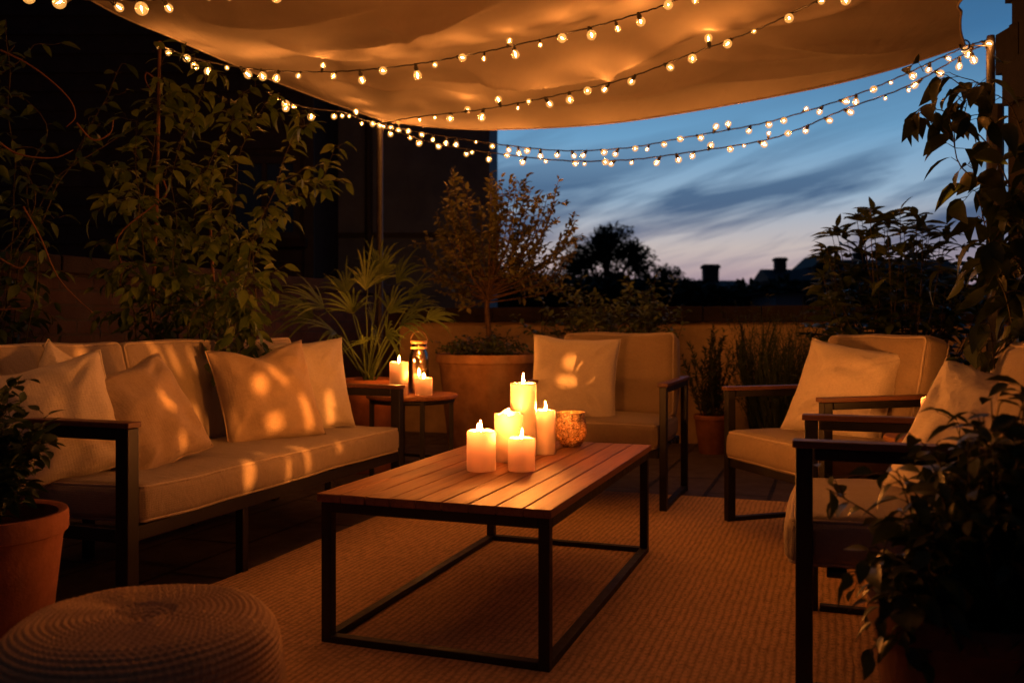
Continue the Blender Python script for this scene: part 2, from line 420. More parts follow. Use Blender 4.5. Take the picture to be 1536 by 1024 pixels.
# ------------------------------------------------------------------ setting
def flat(name, x0, x1, y0, y1, zz, mat, kind='structure', rz=0, loc=(0,0,0)):
    b = MB(); b.add([(x0,y0,0),(x1,y0,0),(x1,y1,0),(x0,y1,0)], [(0,1,2,3)])
    o = b.build(name, mat, None, 0); o.location = Vector(loc)+Vector((0,0,zz)); o.rotation_euler = (0,0,rz)
    if kind: o['kind'] = kind
    return o
flat('ground', -400, 400, -150, 650, -.03, M['ground'])
b = MB(); b.box(-4.6, 5.0, -2.5, 7.35, -.028, 0)
o = b.build('terrace_floor', M['slab'], None, 0); o.rotation_euler = (0,0,-TH); o['kind'] = 'structure'

# rug
b = MB()
nx, ny = 40, 70; x0, x1, y0, y1 = -2.127, .92, .55, 5.035
vs = []; fs = []
for j in range(ny+1):
    for i in range(nx+1):
        x = x0+(x1-x0)*i/nx; y = y0+(y1-y0)*j/ny
        if i in (0, nx): x += .010*mnoise.noise(Vector((i, y*5, 3)))
        if j in (0, ny): y += .010*mnoise.noise(Vector((x*5, j, 7)))
        vs.append((x, y, .012+.0035*mnoise.noise(Vector((x*2.2, y*2.2, 1)))))
for j in range(ny):
    for i in range(nx): a = j*(nx+1)+i; fs.append((a, a+1, a+nx+2, a+nx+1))
top = len(vs)
b.add(vs, fs)
ring = [i for i in range(nx+1)] + [j*(nx+1)+nx for j in range(1, ny+1)] + [ny*(nx+1)+i for i in range(nx-1, -1, -1)] + [j*(nx+1) for j in range(ny-1, 0, -1)]
rv = [Vector(vs[i]) for i in ring]; n_ = len(rv)
b.add(rv + [Vector((p.x, p.y, .001)) for p in rv], [(i, n_+i, n_+(i+1) % n_, (i+1) % n_) for i in range(n_)])
o = b.build('rug', M['rug'], None, 40); o.rotation_euler = (0,0,-TH)
tag(o, 'large flat woven jute rug under the coffee table', 'rug')

# garden walls
def wall_thing(name, label, loc, rz, L, h, th, mat, cop, coph):
    r = thing(name, label, 'wall', loc, rz)
    b = MB(); b.box(0, L, 0, th, -.03, h-coph); b.build('wall_face', mat, r, 0)
    b = MB(); x = 0
    while x < L-.01:
        l = min(.45, L-x); b.box(x+.003, x+l-.003, -.035, th+.035, h-coph, h+rng.uniform(-.003,.003)); x += .45
    b.build('coping', cop, r, 30, .008)
    return r
wall_thing('parapet_wall', 'low ochre rendered wall with dark coping behind the armchairs', uv(-3.7, 7.38), -TH, 9.2, 1.10, .24, M['render'], M['coping'], .13)
wall_thing('brick_wall', 'red brick garden wall behind the sofa and the climbing plants', uv(-3.7, -.5), -TH+pi/2, 7.87, 1.30, .22, M['brick'], M['coping'], .09)

# neighbouring buildings
def window(parent, cx, cz, w_, h_, y=0, sill=True):
    b = MB(); fw = .07
    b.box(cx-w_/2-fw, cx-w_/2, y-.05, y+.02, cz-h_/2-fw, cz+h_/2+fw); b.box(cx+w_/2, cx+w_/2+fw, y-.05, y+.02, cz-h_/2-fw, cz+h_/2+fw)
    b.box(cx-w_/2, cx+w_/2, y-.05, y+.02, cz+h_/2, cz+h_/2+fw); b.box(cx-w_/2, cx+w_/2, y-.05, y+.02, cz-h_/2-fw, cz-h_/2)
    b.box(cx-.025, cx+.025, y-.04, y+.02, cz-h_/2, cz+h_/2)
    f = b.build('window', M['frame_dark'], parent, 0)
    b = MB(); b.box(cx-w_/2, cx+w_/2, y-.015, y+.01, cz-h_/2, cz+h_/2); b.build('pane', M['glass'], f, 0)
    if sill:
        b = MB(); b.box(cx-w_/2-.15, cx+w_/2+.15, y-.13, y+.015, cz-h_/2-fw-.09, cz-h_/2-fw); b.build('sill', M['coping'], f, 0)
r = thing('tall_building', 'tall dark grey rendered building with a straight edge against the sky', 'building', (-2.62, 11.0, 0))
b = MB(); b.box(0, 2.35, 0, 6, -.03, 9.0); b.build('wall', M['dark_render'], r, 0)
b = MB(); b.tube([(.9, -.06, .1), (.9, -.06, 8.8)], .045, 10); b.build('drainpipe', M['frame_dark'], r)
b = MB(); b.box(-.05, 2.352, -.03, -.001, 2.0, 2.06); b.build('string_course', M['frame_dark'], r, 0)
r = thing('clad_house', 'dark timber clad house with a dim window at upper left', 'house', (-9.6, 9.6, 0))
b = MB(); b.box(0, 7.5, .02, 5, -.03, 8.4); b.build('wall', M['dark_clad'], r, 0)
b = MB()
for i in range(34):
    zz = 1.0+i*.2; b.add([(0,-.035,zz),(7.5,-.035,zz),(7.5,-.008,zz+.198),(0,-.008,zz+.198),(0,.018,zz),(7.5,.018,zz)], [(0,1,2,3),(4,5,1,0)])
b.build('cladding', M['dark_clad'], r, 0)
window(r, 7.0, 2.28, .62, .72, -.03)
window(r, 3.6, 2.6, .9, 1.1, -.03)
b = MB(); b.box(7.42, 7.52, -.06, .0, 0, 8.4); b.build('corner_board', M['frame_dark'], r, 0)

# house at the right edge: brick wall, tile-hung upper part
r = thing('side_house', 'brick house with stepped tile edge at the right border', 'house', (2.30, 4.22, 0), 0)
b = MB(); b.box(0, 2.6, -3.2, 0, -.03, 2.0); b.build('wall', M['brick_dim'], r, 0)
b = MB()
for i in range(9):
    zz = 1.98+i*.17; x = .01+i*.022
    b.box(x-.022, 2.6, -3.22+i*.01, .03-i*.018, zz, zz+.19)
    for k in range(16):
        y0 = -3.2+k*.2+(i % 2)*.1
        b.box(x-.04, x+.2, y0+.004, y0+.194, zz-.02, zz+.17+rng.uniform(0,.012))
b.build('tile_hanging', M['tile'], r, 0)
b = MB(); b.tube([(-.03, .05, 0), (-.03, .05, 1.98)], .035, 10); b.build('drainpipe', M['frame_dark'], r)

# unseen garden lamp; added gobo front, holes shaped to throw patches on the seats
LP = Vector((2.12, .80, 1.92)); AX = (Vector((-.75, 4.15, .62))-LP).normalized(); RX = AX.cross(Vector((0,0,1))).normalized(); UX = RX.cross(AX)
r = thing('garden_lamp', 'unseen black post lamp with an added gobo front casting patches of light', 'lamp', (LP.x-AX.x*.08, LP.y-AX.y*.08, 0))
o0 = r.location.copy(); DP = .5
cu = bpy.data.curves.new('gobo_front', 'CURVE'); cu.dimensions = '2D'; cu.fill_mode = 'BOTH'
def poly(pts):
    sp_ = cu.splines.new('POLY'); sp_.points.add(len(pts)-1); sp_.use_cyclic_u = True
    for q, p in zip(sp_.points, pts): q.co = (p[0], p[1], 0, 1)
hw, hh_ = .33, .17
poly([(-hw,-hh_),(hw,-hh_),(hw,hh_),(-hw,hh_)])
A4 = lambda cx_, cy_, w_, h_, t_, Y: (cx_*.531, 480+cy_*.531, w_*.531, h_*.531, t_, Y)
A6 = lambda cx_, cy_, w_, h_, t_, Y: (780+cx_*.3906, 480+cy_*.3906, w_*.3906*1.7, h_*.3906, t_, Y)
for (px, py, w_, h_, tl_, Y) in [A4(405,108,26,95,32,3.95), A4(478,118,24,100,24,4.0), A4(543,112,24,80,20,4.1), A4(225,98,60,34,60,3.5), A4(585,285,38,125,6,3.95), A4(632,300,14,90,8,4.0),
        A4(452,235,30,70,30,3.4), A4(522,340,20,60,14,3.38), A4(700,195,64,56,0,4.1), A4(772,158,24,76,34,4.12), A4(750,300,74,50,-30,4.08), A4(862,262,38,110,14,4.15), A4(938,248,32,110,6,4.5),
        A4(640,462,70,92,-14,3.55), A4(757,448,22,70,0,3.8), A4(808,420,26,84,4,3.95), A4(905,382,30,30,0,4.2), A4(780,388,70,18,0,3.95), A4(690,400,30,14,0,3.7),
        A6(205,160,46,64,-28,4.85), A6(172,238,56,44,-24,4.85), A6(268,205,12,84,-34,4.85)]:
    T = at(px, py, Y)-LP; dz = T.dot(AX); k_ = DP/dz; w_ *= .62; h_ *= 1.08; m_ = Y/F*k_/2*.92
    c_ = Vector((T.dot(RX), T.dot(UX)))*k_; a_ = radians(tl_); pts = []
    for q in range(20):
        e_ = 2*pi*q/20; x_, y_ = w_*m_*cos(e_)*1.25, h_*m_*sin(e_); pts.append((c_.x+x_*cos(a_)-y_*sin(a_), c_.y+x_*sin(a_)+y_*cos(a_)))
    poly(pts)
tmp = bpy.data.objects.new('tmp', cu); COL.objects.link(tmp)
bpy.context.view_layer.update()
me = bpy.data.meshes.new_from_object(tmp.evaluated_get(bpy.context.evaluated_depsgraph_get()))
bpy.data.objects.remove(tmp); bpy.data.curves.remove(cu)
me.materials.clear(); me.materials.append(M['frame_dark'])
o = bpy.data.objects.new('gobo_front', me); COL.objects.link(o); o.parent = r
LM = Matrix((RX, UX, -AX)).transposed().to_4x4()
o.matrix_local = Matrix.Translation(LP+AX*DP-o0) @ LM
b = MB(); W0, H0_, D0 = .03, .03, -.08
vs = []
for (zq, wq, hq) in ((-.08, .05, .05), (DP, hw, hh_)):
    for sx_, sy_ in ((-1,-1),(1,-1),(1,1),(-1,1)): vs.append(LP+AX*zq+RX*wq*sx_+UX*hq*sy_-o0)
b.add(vs, [(0,1,2,3),(0,4,5,1),(1,5,6,2),(2,6,7,3),(3,7,4,0)]); b.build('housing', M['frame_dark'], r, 0)
b = MB(); b.tube([(0,0,0),(0,0,LP.z-.06)], .03, 12); b.lathe([(0,0),(.12,0),(.12,.02),(.03,.03)], 20); b.build('post', M['frame_dark'], r, 40)
ld = bpy.data.lights.new('lamp_bulb', 'SPOT'); ld.energy = 2100; ld.color = (1,.30,.05); ld.shadow_soft_size = .003; ld.spot_size = radians(80); ld.spot_blend = .1
lo = bpy.data.objects.new('lamp_bulb', ld); COL.objects.link(lo); lo.parent = r
lo.matrix_local = Matrix.Translation(LP-o0) @ LM

# ---- far houses
def far_house(px0, px1, py_eave, py_ridge, Y, label, wallm, chims, gable=False, wins=()):
    a = at(px0, py_eave, Y); c = at(px1, py_eave, Y); ez = a.z; rzv = at(0, py_ridge, Y).z; W = c.x-a.x; D = 7
    r = thing('far_house', label, 'house', (a.x, Y, -.03), 0, 'houses beyond the garden wall')
    b = MB(); b.box(0, W, 0, D, 0, ez); b.build('wall', wallm, r, 0)
    b = MB(); h = rzv-ez; e = .3
    if gable: b.add([(-e,-e,ez),(W/2,-e,ez+h),(W+e,-e,ez),(-e,D+e,ez),(W/2,D+e,ez+h),(W+e,D+e,ez)], [(0,1,4,3),(1,2,5,4),(0,2,1),(3,4,5),(0,3,5,2)])
    else: b.add([(-e,-e,ez),(W+e,-e,ez),(W+e,D/2,ez+h),(-e,D/2,ez+h),(-e,D+e,ez),(W+e,D+e,ez)], [(0,1,2,3),(3,2,5,4),(0,3,4),(1,5,2),(0,4,5,1)])
    rf = b.build('roof', M['roof_far'], r, 0)
    for (cx0, cx1, cy) in chims:
        p = at(cx0, cy, Y); q = at(cx1, cy, Y); b = MB()
        b.box(p.x-a.x, q.x-a.x, D/2-.5, D/2+.5, ez, p.z); b.box(p.x-a.x-.12, q.x-a.x+.12, D/2-.62, D/2+.62, p.z-.35, p.z-.1)
        b.build('chimney', M['wall_far'], rf, 0)
    for (wx, wy, ww, wh) in wins:
        p = at(wx, wy, Y); b = MB(); b.box(p.x-a.x-ww/2, p.x-a.x+ww/2, -.12, .02, p.z-wh/2, p.z+wh/2); b.build('window', M['frame_dark'], r, 0)
        b = MB(); b.box(p.x-a.x-ww/2+.1, p.x-a.x+ww/2-.1, -.16, -.122, p.z-wh/2+.1, p.z+wh/2-.1); b.build('pane', M['glass'], r.children[-1], 0)
far_house(1030, 1118, 432, 417, 75, 'low dark house with a broad square chimney beyond the wall', M['wall_far'], [(1068, 1091, 392)], False, [(1050, 446, 1.2, 1.2), (1098, 446, 1.2, 1.2)])
far_house(1116, 1172, 436, 426, 82, 'low long dark house between two chimneyed neighbours beyond the wall', M['wall_far'], [], False, [(1140, 448, 1.4, 1.2)])
far_house(1160, 1226, 420, 400, 88, 'taller dark house with the highest chimney beyond the wall', M['wall_far'], [(1178, 1194, 382)], False, [(1205, 438, 1.3, 1.5)])
far_house(1164, 1226, 438, 435, 33, 'pale flat fronted outbuilding before the tallest chimney', M['wall_far_pale'], [], False, [(1212, 449, .35, .3)])
far_house(1222, 1262, 400, 378, 92, 'house with a pointed gable beside the tall chimney house', M['wall_far'], [], True, [(1242, 425, 1.2, 1.5)])
far_house(1255, 1440, 405, 385, 95, 'wide dark house mostly hidden by the broadleaf shrub', M['wall_far'], [(1300, 1316, 374)], False, [(1290, 425, 1.2, 1.5)])
far_house(985, 1042, 440, 424, 98, 'small dark house beside the far round tree', M['wall_far'], [], False, [])

# ------------------------------------------------------------------ vegetation helpers
def rv(): 
    while True:
        q = Vector((rng.uniform(-1,1), rng.uniform(-1,1), rng.uniform(-1,1)))
        if .05 < q.length < 1: return q.normalized()
def leaves_on(mb, pts, L, W, step, start=.15, droop=.2, up=.4, out=.8, jitter=.5, lv=.3, stem=None, pet=.3):
    """alternate leaves along a path"""
    n = max(2, int(sum((b-a).length for a, b in zip(pts, pts[1:]))/step))
    q = resample(pts, n+1); side = 1
    for i in range(int(n*start), n+1):
        tdir = (q[min(i+1, n)]-q[max(i-1, 0)]);
        if tdir.length < 1e-6: continue
        tdir.normalize(); sd = tdir.cross(Vector((0,0,1)))
        if sd.length < .2: sd = Quaternion(tdir, rng.uniform(0, 6.28)) @ tdir.orthogonal()
        sd.normalize(); side = -side
        d = (tdir*rng.uniform(.2,.7) + sd*side*out + Vector((0,0,up*rng.uniform(-.6,1))) + rv()*jitter).normalized()
        l = L*rng.uniform(1-lv, 1+lv); nr = (Vector((0,0,1))+rv()*.7).normalized()
        p = q[i]
        if pet: 
            p2 = p + d*l*pet
            if stem is not None: stem.tube([p, p2], [.0016, .001], 3)
            p = p2; d = (d+Vector((0,0,-.35*droop/.2))).normalized()
        mb.leaf(p, d, nr, l, l*W*rng.uniform(.85,1.15), droop*rng.uniform(.4,1.6), rng.uniform(.05,.25))
def arc(a, b, sag=.0, wig=.03, n=10):
    a, b = Vector(a), Vector(b); s0 = rng.uniform(0, 50); out = []
    for i in range(n+1):
        t_ = i/n; p = a.lerp(b, t_); p.z += sag*4*t_*(1-t_)
        k = (b-a).length*wig*(t_*(1.4-.4*t_))
        p += Vector((mnoise.noise(Vector((s0, t_*2.5, 0))), mnoise.noise(Vector((s0, 9, t_*2.5))), mnoise.noise(Vector((t_*2.5, s0, 4)))))*k*2
        out.append(p)
    return out

def pot_profile(R, h, rb=.7, lip=.04, lw=.02, soil=.06):
    return [(0,0),(R*rb*.96,0),(R*rb,.008),(R*rb+(R*.93-R*rb)*.33,h*.33),(R*rb+(R*.93-R*rb)*.35,h*.335),(R*rb+(R*.93-R*rb)*.345+.002,h*.35),(R*.93,h-lip*1.25),(R*.955,h-lip),(R*.995,h-lip*.92),(R,h-lip*.75),(R,h-lip*.2),(R*.985,h),(R-lw*.7,h),(R-lw*1.2,h-.006),(R-lw*1.4,h-lip),(R-lw*1.6,h-soil-.02)]
def make_pot(root, R, h, mat, n=48, name='pot', rb=.7, lip=.05, lw=.02, soil=.06, wob=0):
    b = MB()
    fn = None
    if wob: fn = lambda p, a: Vector((p.x*(1+wob*sin(3*a+p.z*9)), p.y*(1+wob*sin(3*a+p.z*9)), p.z))
    b.lathe(pot_profile(R, h, rb, lip, lw, soil), n, fn=fn); o = b.build(name, mat, root, 40)
    b = MB(); prof = [(0, h-soil+.012)]+[((R-lw*1.4)*k/6, h-soil+.012*(1-(k/6)**2)) for k in range(1, 7)]
    b.lathe([(r_, z_) for r_, z_ in prof], 32, fn=lambda p, a: p+Vector((0,0,.008*mnoise.noise(p*30)))); b.build('soil', M['soil'], root, 180)
    return o
def bush(root, base, top_c, rad, n, L, W, leafm, stemm, step, start=.3, r0=.006, droop=.2, sub=3, name='foliage', up=.4, squash=1.0):
    sb, lb = MB(), MB()
    for i in range(n):
        q = rv(); q.z = abs(q.z)*squash if rng.random() < .8 else q.z*.4
        e = Vector(top_c)+Vector((q.x*rad[0], q.y*rad[1], q.z*rad[2]))*rng.uniform(.75,1.08)
        b0 = Vector(base)+Vector((rng.uniform(-1,1), rng.uniform(-1,1), 0))*rad[0]*.18
        p = arc(b0, e, .04*rng.uniform(0,2), .12, 9)
        sb.tube(p, [r0*(1-.75*k/9) for k in range(10)], 5)
        leaves_on(lb, p, L, W, step, start, droop, up, stem=sb)
        for k in range(sub):
            s0 = p[rng.randint(3, 8)]; dd = (p[-1]-p[3]).normalized()+rv()*.8
            p2 = arc(s0, s0+dd.normalized()*(e-b0).length*rng.uniform(.2,.42), .01, .12, 6)
            sb.tube(p2, [r0*.45*(1-.7*j/6) for j in range(7)], 4)
            leaves_on(lb, p2, L, W, step, .15, droop, up, stem=sb)
    sb.build('stem', stemm, root, 180); lb.build(name, leafm, root, 180)

# ------------------------------------------------------------------ cushions & pillows
def lines(half, r, n):
    inner = half-r
    a = [-half, -half+.18*r, -half+.42*r, -half+.7*r]
    m = [-inner+2*inner*i/n for i in range(n+1)]
    return a+m+[-x for x in reversed(a)]
def cushion_mb(w_, d_, h_, r=.035, crown=.018, seed=0, nx=14, ny=14, wr=.006):
    hx, hy, hz = w_/2, d_/2, h_/2; r = min(r, hz*.9)
    X, Y_, Z = lines(hx, r, nx), lines(hy, r, ny), lines(hz, r, 2)
    mb = MB(); key = {}
    def P(x, y, z):
        k = (round(x,5), round(y,5), round(z,5))
        if k in key: return key[k]
        q = Vector((x, y, z)); inn = Vector((max(-hx+r, min(hx-r, x)), max(-hy+r, min(hy-r, y)), max(-hz+r, min(hz-r, z))))
        dv = q-inn
        if dv.length > 1e-8: q = inn+dv.normalized()*r
        ex, ey = 1-(x/hx)**2, 1-(y/hy)**2; ez = 1-(z/hz)**2
        q.z += (z/hz)*crown*(ex*ey)**.6
        q.x += (x/hx)*crown*.8*ez*ey**.5; q.y += (y/hy)*crown*.8*ez*ex**.5
        nn = Vector((x*4+seed*3.1, y*4, z*4)); q += Vector((mnoise.noise(nn), mnoise.noise(nn+Vector((9,2,1))), mnoise.noise(nn+Vector((3,7,5)))))*wr
        nn = nn*3.2; q += Vector((0,0,1))*mnoise.noise(nn)*wr*.5
        key[k] = len(mb.v); mb.v.append(tuple(q)); return key[k]
    def grid(A, B, f, flip):
        for i in range(len(A)-1):
            for j in range(len(B)-1):
                q = [f(A[i],B[j]), f(A[i+1],B[j]), f(A[i+1],B[j+1]), f(A[i],B[j+1])]
                if len(set(q)) < 3: continue
                mb.f.append(tuple(reversed(q)) if flip else tuple(q))
    grid(X, Y_, lambda a, b: P(a, b, hz), False); grid(X, Y_, lambda a, b: P(a, b, -hz), True)
    grid(X, Z, lambda a, b: P(a, -hy, b), False); grid(X, Z, lambda a, b: P(a, hy, b), True)
    grid(Y_, Z, lambda a, b: P(hx, a, b), False); grid(Y_, Z, lambda a, b: P(-hx, a, b), True)
    pm = MB()
    for sgn in (1, -1):
        pts = []; rr = r*1.0; ins = r*.29
        for (cx_, cy_, a0) in ((hx-rr, hy-rr, 0), (-hx+rr, hy-rr, pi/2), (-hx+rr, -hy+rr, pi), (hx-rr, -hy+rr, 1.5*pi)):
            for k in range(5):
                a = a0+k/4*pi/2; pts.append(Vector((cx_+(rr-ins)*cos(a), cy_+(rr-ins)*sin(a), sgn*(hz-ins))))
        full = []
        for i in range(len(pts)):
            a, b_ = pts[i], pts[(i+1) % len(pts)]; m = max(1, int((b_-a).length/.05))
            for k in range(m): full.append(a.lerp(b_, k/m))
        o2 = []
        for q in full:
            nn = Vector((q.x*4+seed*3.1, q.y*4, q.z*4))
            q = q+Vector((mnoise.noise(nn), mnoise.noise(nn+Vector((9,2,1))), mnoise.noise(nn+Vector((3,7,5)))))*wr
            q.x += (1 if q.x > 0 else -1)*(.002 if abs(q.x) > hx-r else 0); o2.append(q)
        pm.tube(o2, .0056, 6, True)
    return mb, pm
def add_cushion(root, name, loc, rot, dims, mat, seed, **kw):
    mb, pm = cushion_mb(*dims, seed=seed, **kw)
    o = mb.build(name, mat, root, 180); o.location = loc; o.rotation_euler = rot
    pm.build('piping', M['piping'], o, 180); return o
def add_pillow(label, loc, yaw, pitch, roll, mat, size=.45, T=.075, seed=0, dent=0, piping=False, name='throw_pillow', pinch=.075):
    N = 34; mb = MB(); h = size/2
    def pt(i, j, sgn):
        x = -1+2*i/N; y = -1+2*j/N
        ax, ay = abs(x), abs(y)
        th = T*max(0, (1-ax**2.3)*(1-ay**2.3))**.5
        sx = 1-pinch*(1-ay**2)*ax; sy = 1-pinch*(1-ax**2)*ay
        px = x*h*sx; pz = y*h*sy
        n = Vector((x*1.6+seed*5.3, y*1.6, sgn*.6))
        th += .022*mnoise.noise(n*1.7)*(1-ax**4)*(1-ay**4)
        # creases that run in from the corners
        for (cx_, cy_) in ((1,1),(-1,1),(1,-1),(-1,-1)):
            dx, dy = x-cx_, y-cy_; rr = sqrt(dx*dx+dy*dy)
            if rr < .9 and rr > .02:
                a = math.atan2(dy, dx); th += (.011*sin(a*9+seed)+.006*sin(a*17+seed*2))*rr*(0.9-rr)*4*(th/T if T else 0)
        pz -= dent*math.exp(-(x/.42)**2)*max(0, y)**2*.9; th *= 1-(.3*math.exp(-(x/.3)**2)*max(0, y) if dent else 0)
        # the bottom edge settles on the seat
        if y < -.7: th *= 1+.25*(-.7-y)/.3
        return Vector((px, -sgn*th, pz + .012*mnoise.noise(Vector((x*2+seed, y*2, 8)))))
    idx = {}
    for sgn in (1, -1):
        for i in range(N+1):
            for j in range(N+1):
                if i in (0, N) or j in (0, N):
                    if sgn == -1: idx[(i, j, -1)] = idx[(i, j, 1)]; continue
                    p = pt(i, j, 1); p.y = .006*mnoise.noise(Vector((i*.2+seed, j*.2, 0))); idx[(i, j, 1)] = len(mb.v); mb.v.append(tuple(p))
                else: idx[(i, j, sgn)] = len(mb.v); mb.v.append(tuple(pt(i, j, sgn)))
    for i in range(N):
        for j in range(N):
            q = [(i,j),(i+1,j),(i+1,j+1),(i,j+1)]
            mb.f.append(tuple(idx[(*k, 1)] for k in q)); mb.f.append(tuple(idx[(*k, -1)] for k in reversed(q)))
    o = mb.build(name, mat, None, 180); o.location = loc
    o.rotation_euler = (Matrix.Rotation(yaw, 3, 'Z') @ Matrix.Rotation(-pitch, 3, 'X') @ Matrix.Rotation(roll, 3, 'Y')).to_euler()
    tag(o, label, 'pillow', 'throw pillows on the seats')
    ring = [(i, 0) for i in range(N)]+[(N, j) for j in range(N)]+[(i, N) for i in range(N, 0, -1)]+[(0, j) for j in range(N, 0, -1)]
    pm = MB(); pm.tube([Vector(mb.v[idx[(*k, 1)]]) for k in ring], .0042 if piping else .0022, 6, True)
    pm.build('piping', mat, o, 180)
    return o

# ------------------------------------------------------------------ sofa
AH = .64
sofa = thing('outdoor_sofa', 'long three seat outdoor sofa with beige cushions and black frame', 'sofa', (-1.206, 2.90, 0), -TH)
SL = 1.90
def side_frame(y, t_=.05):
    b = MB()
    b.box(-.05, 0, y-t_/2, y+t_/2, 0, AH-.02); b.box(-.80, -.75, y-t_/2, y+t_/2, 0, AH-.02)
    b.box(-.748, -.052, y-t_/2+.002, y+t_/2-.002, AH-.058, AH-.02)
    b.box(-.748, -.052, y-t_/2+.004, y+t_/2-.004, .255, .30)
    return b
for y in (0, SL):
    side_frame(y).build('side_frame', M['metal'], sofa, 30, .003)
    b = MB(); b.box(-.81, .006, y-.03, y+.03, AH-.0185, AH); b.build('armrest', M['arm_wood'], sofa, 30, .003)
b = MB(); b.box(-.05, -.005, .027, SL-.027, .255, .303); b.box(-.80, -.752, .027, SL-.027, .255, .303)
for k in range(7): y = .25+k*.235; b.box(-.75, -.05, y-.03, y+.03, .285, .300)
b.build('seat_frame', M['metal'], sofa, 30, .003)
for y in (.60, 1.24):
    for x in (-.045, -.79):
        b = MB(); b.box(x, x+.035, y-.0175, y+.0175, 0, .254); b.build('leg', M['metal'], sofa, 30, .003)
b = MB(); b.box(-.815, -.78, .03, SL-.03, .66, .70); b.box(-.815, -.78, .03, SL-.03, .50, .53)
for y in (.03, .64, 1.27, SL-.065): b.box(-.812, -.783, y, y+.035, .3, .66)
b.build('back_frame', M['metal'], sofa, 30, .003)
add_cushion(sofa, 'seat_cushion', (-.33, SL/2, .366), (0,0,0), (.68, SL-.062, .125), M['cushion'], 1, r=.03, crown=.014, nx=10, ny=30)
for k in range(3):
    add_cushion(sofa, 'back_cushion', (-.655, .03+.307+k*.613, .640), (0, radians(90-13), 0), (.47, .607, .14), M['cushion'], 2+k, r=.032, crown=.016, wr=.012)
def spos(u, v, z): return Vector((-1.206, 2.90, 0)) + U*u + V*v + Vector((0,0,z))
add_pillow('cream pillow leaning on the near sofa arm behind the potted herb', spos(-.44, .10, .610), radians(30), radians(22), radians(-14), M['cream'], .44, .105, 1, piping=True)
add_pillow('pale pillow peeking out behind the cream pillow at the near sofa end', spos(-.56, .27, .625), radians(45), radians(14), radians(38), M['cream'], .40, .07, 2)
add_pillow('tan piped pillow tilted beside the near arm of the sofa', spos(-.31, .40, .605), radians(58), radians(26), radians(-16), M['tan'], .42, .10, 3, piping=True)
add_pillow('tan pillow with a dented top in the middle of the sofa', spos(-.33, 1.20, .635), radians(38), radians(20), radians(-6), M['tan'], .47, .115, 4, dent=.05)
add_pillow('cream pillow standing behind the dented tan pillow at the far sofa end', spos(-.40, 1.62, .645), radians(32), radians(16), radians(-3), M['cream'], .47, .10, 5)

# ------------------------------------------------------------------ armchairs
def armchair(label, loc, rz, seed, fab):
    r = thing('armchair', label, 'armchair', (*loc, 0), rz, 'outdoor armchairs around the rug')
    A = .355; AHc = .655
    for s in (-1, 1):
        b = MB(); x = s*A; t_ = .0185
        b.box(x-t_, x+t_, 0, .042, 0, AHc-.02); b.box(x-t_, x+t_, .665, .71, 0, AHc-.02)
        b.box(x-t_+.002, x+t_-.002, .047, .663, 0.002, .032); b.box(x-t_+.002, x+t_-.002, .047, .663, AHc-.05, AHc-.02)
        b.build('side_frame', M['metal'], r, 30, .003)
        b = MB(); b.box(x-.027, x+.027, -.008, .72, AHc-.0185, AHc); b.build('armrest', M['arm_wood'], r, 30, .003)
    b = MB()
    b.box(-A+.023, A-.023, .004, .040, .275, .318); b.box(-A+.023, A-.023, .62, .655, .275, .318)
    for k in range(6): y = .10+k*.1; b.box(-A+.023, A-.023, y-.025, y+.025, .300, .316)
    b.build('seat_frame', M['metal'], r, 30, .003)
    b = MB()
    for x in (-.28, .245): b.bar((x+.017, .64, .30), (x+.017, .755, .80), .035, .03, Vector((0,1,0)))
    for t_ in (.4, .65, .93): b.bar((-.2425, .64+.115*t_, .30+.5*t_), (.2425, .64+.115*t_, .30+.5*t_), .03, .03)
    b.build('back_frame', M['metal'], r, 30, .003)
    add_cushion(r, 'seat_cushion', (0, .305, .385), (0,0,0), (.655, .66, .132), fab, seed, r=.034, crown=.018)
    add_cushion(r, 'back_cushion', (0, .575, .660), (radians(90-14), 0, 0), (.655, .47, .14), fab, seed+11, r=.036, crown=.018, wr=.012)
    return r
armchair('beige armchair facing the camera behind the candle table', (.425, 4.70), -TH, 20, M['cushion_tan'])
armchair('beige armchair turned to the rug between potted shrubs and the nearer chair', (1.138, 4.02), radians(-71.3), 30, M['cushion_tan'])
armchair('armchair in shade behind the leafy foreground plant', (.85, 2.68), -TH-pi/2, 40, M['cushion'])
add_pillow('cream square pillow on the armchair facing the camera', (.335, 4.93, .655), radians(-8), radians(18), radians(3), M['cream'], .48, .105, 6)
add_pillow('cream pillow on the armchair turned towards the rug', (1.50, 4.12, .645), radians(-42), radians(24), radians(9), M['cream'], .46, .105, 7, piping=True)
add_pillow('pinkish cream pillow on the shaded chair behind the leafy plant', (1.30, 2.53, .625), radians(-56), radians(26), radians(12), M['cream'], .42, .11, 8, piping=True)

# ------------------------------------------------------------------ coffee table
TT = .452
tab = thing('coffee_table', 'long slatted wooden coffee table on a black box frame', 'table', (-.566, 2.70, 0), -TH)
TW, TL = .708, 1.39
b = MB(); n = 9; pw = (TW+.02)/n
for k in range(n): b.box(-.01+k*pw+.0017, -.01+(k+1)*pw-.0017, -.012, TL+.012, TT-.024, TT+rng.uniform(-.0006,.0006))
b.build('tabletop', M['teak'], tab, 30, .0025)
fr = .032
b = MB()
for z0 in (.001, TT-.056): 
    b.box(0, fr, fr, TL-fr, z0, z0+.031); b.box(TW-fr, TW, fr, TL-fr, z0, z0+.031)
    b.box(fr, TW-fr, 0, fr, z0, z0+.031); b.box(fr, TW-fr, TL-fr, TL, z0, z0+.031)
b.build('frame', M['metal'], tab, 30, .002)
for x in (0, TW-fr):
    for y in (0, TL-fr):
        b = MB(); b.box(x, x+fr, y, y+fr, .0005, TT-.0245); b.build('leg', M['metal'], tab, 30, .002)

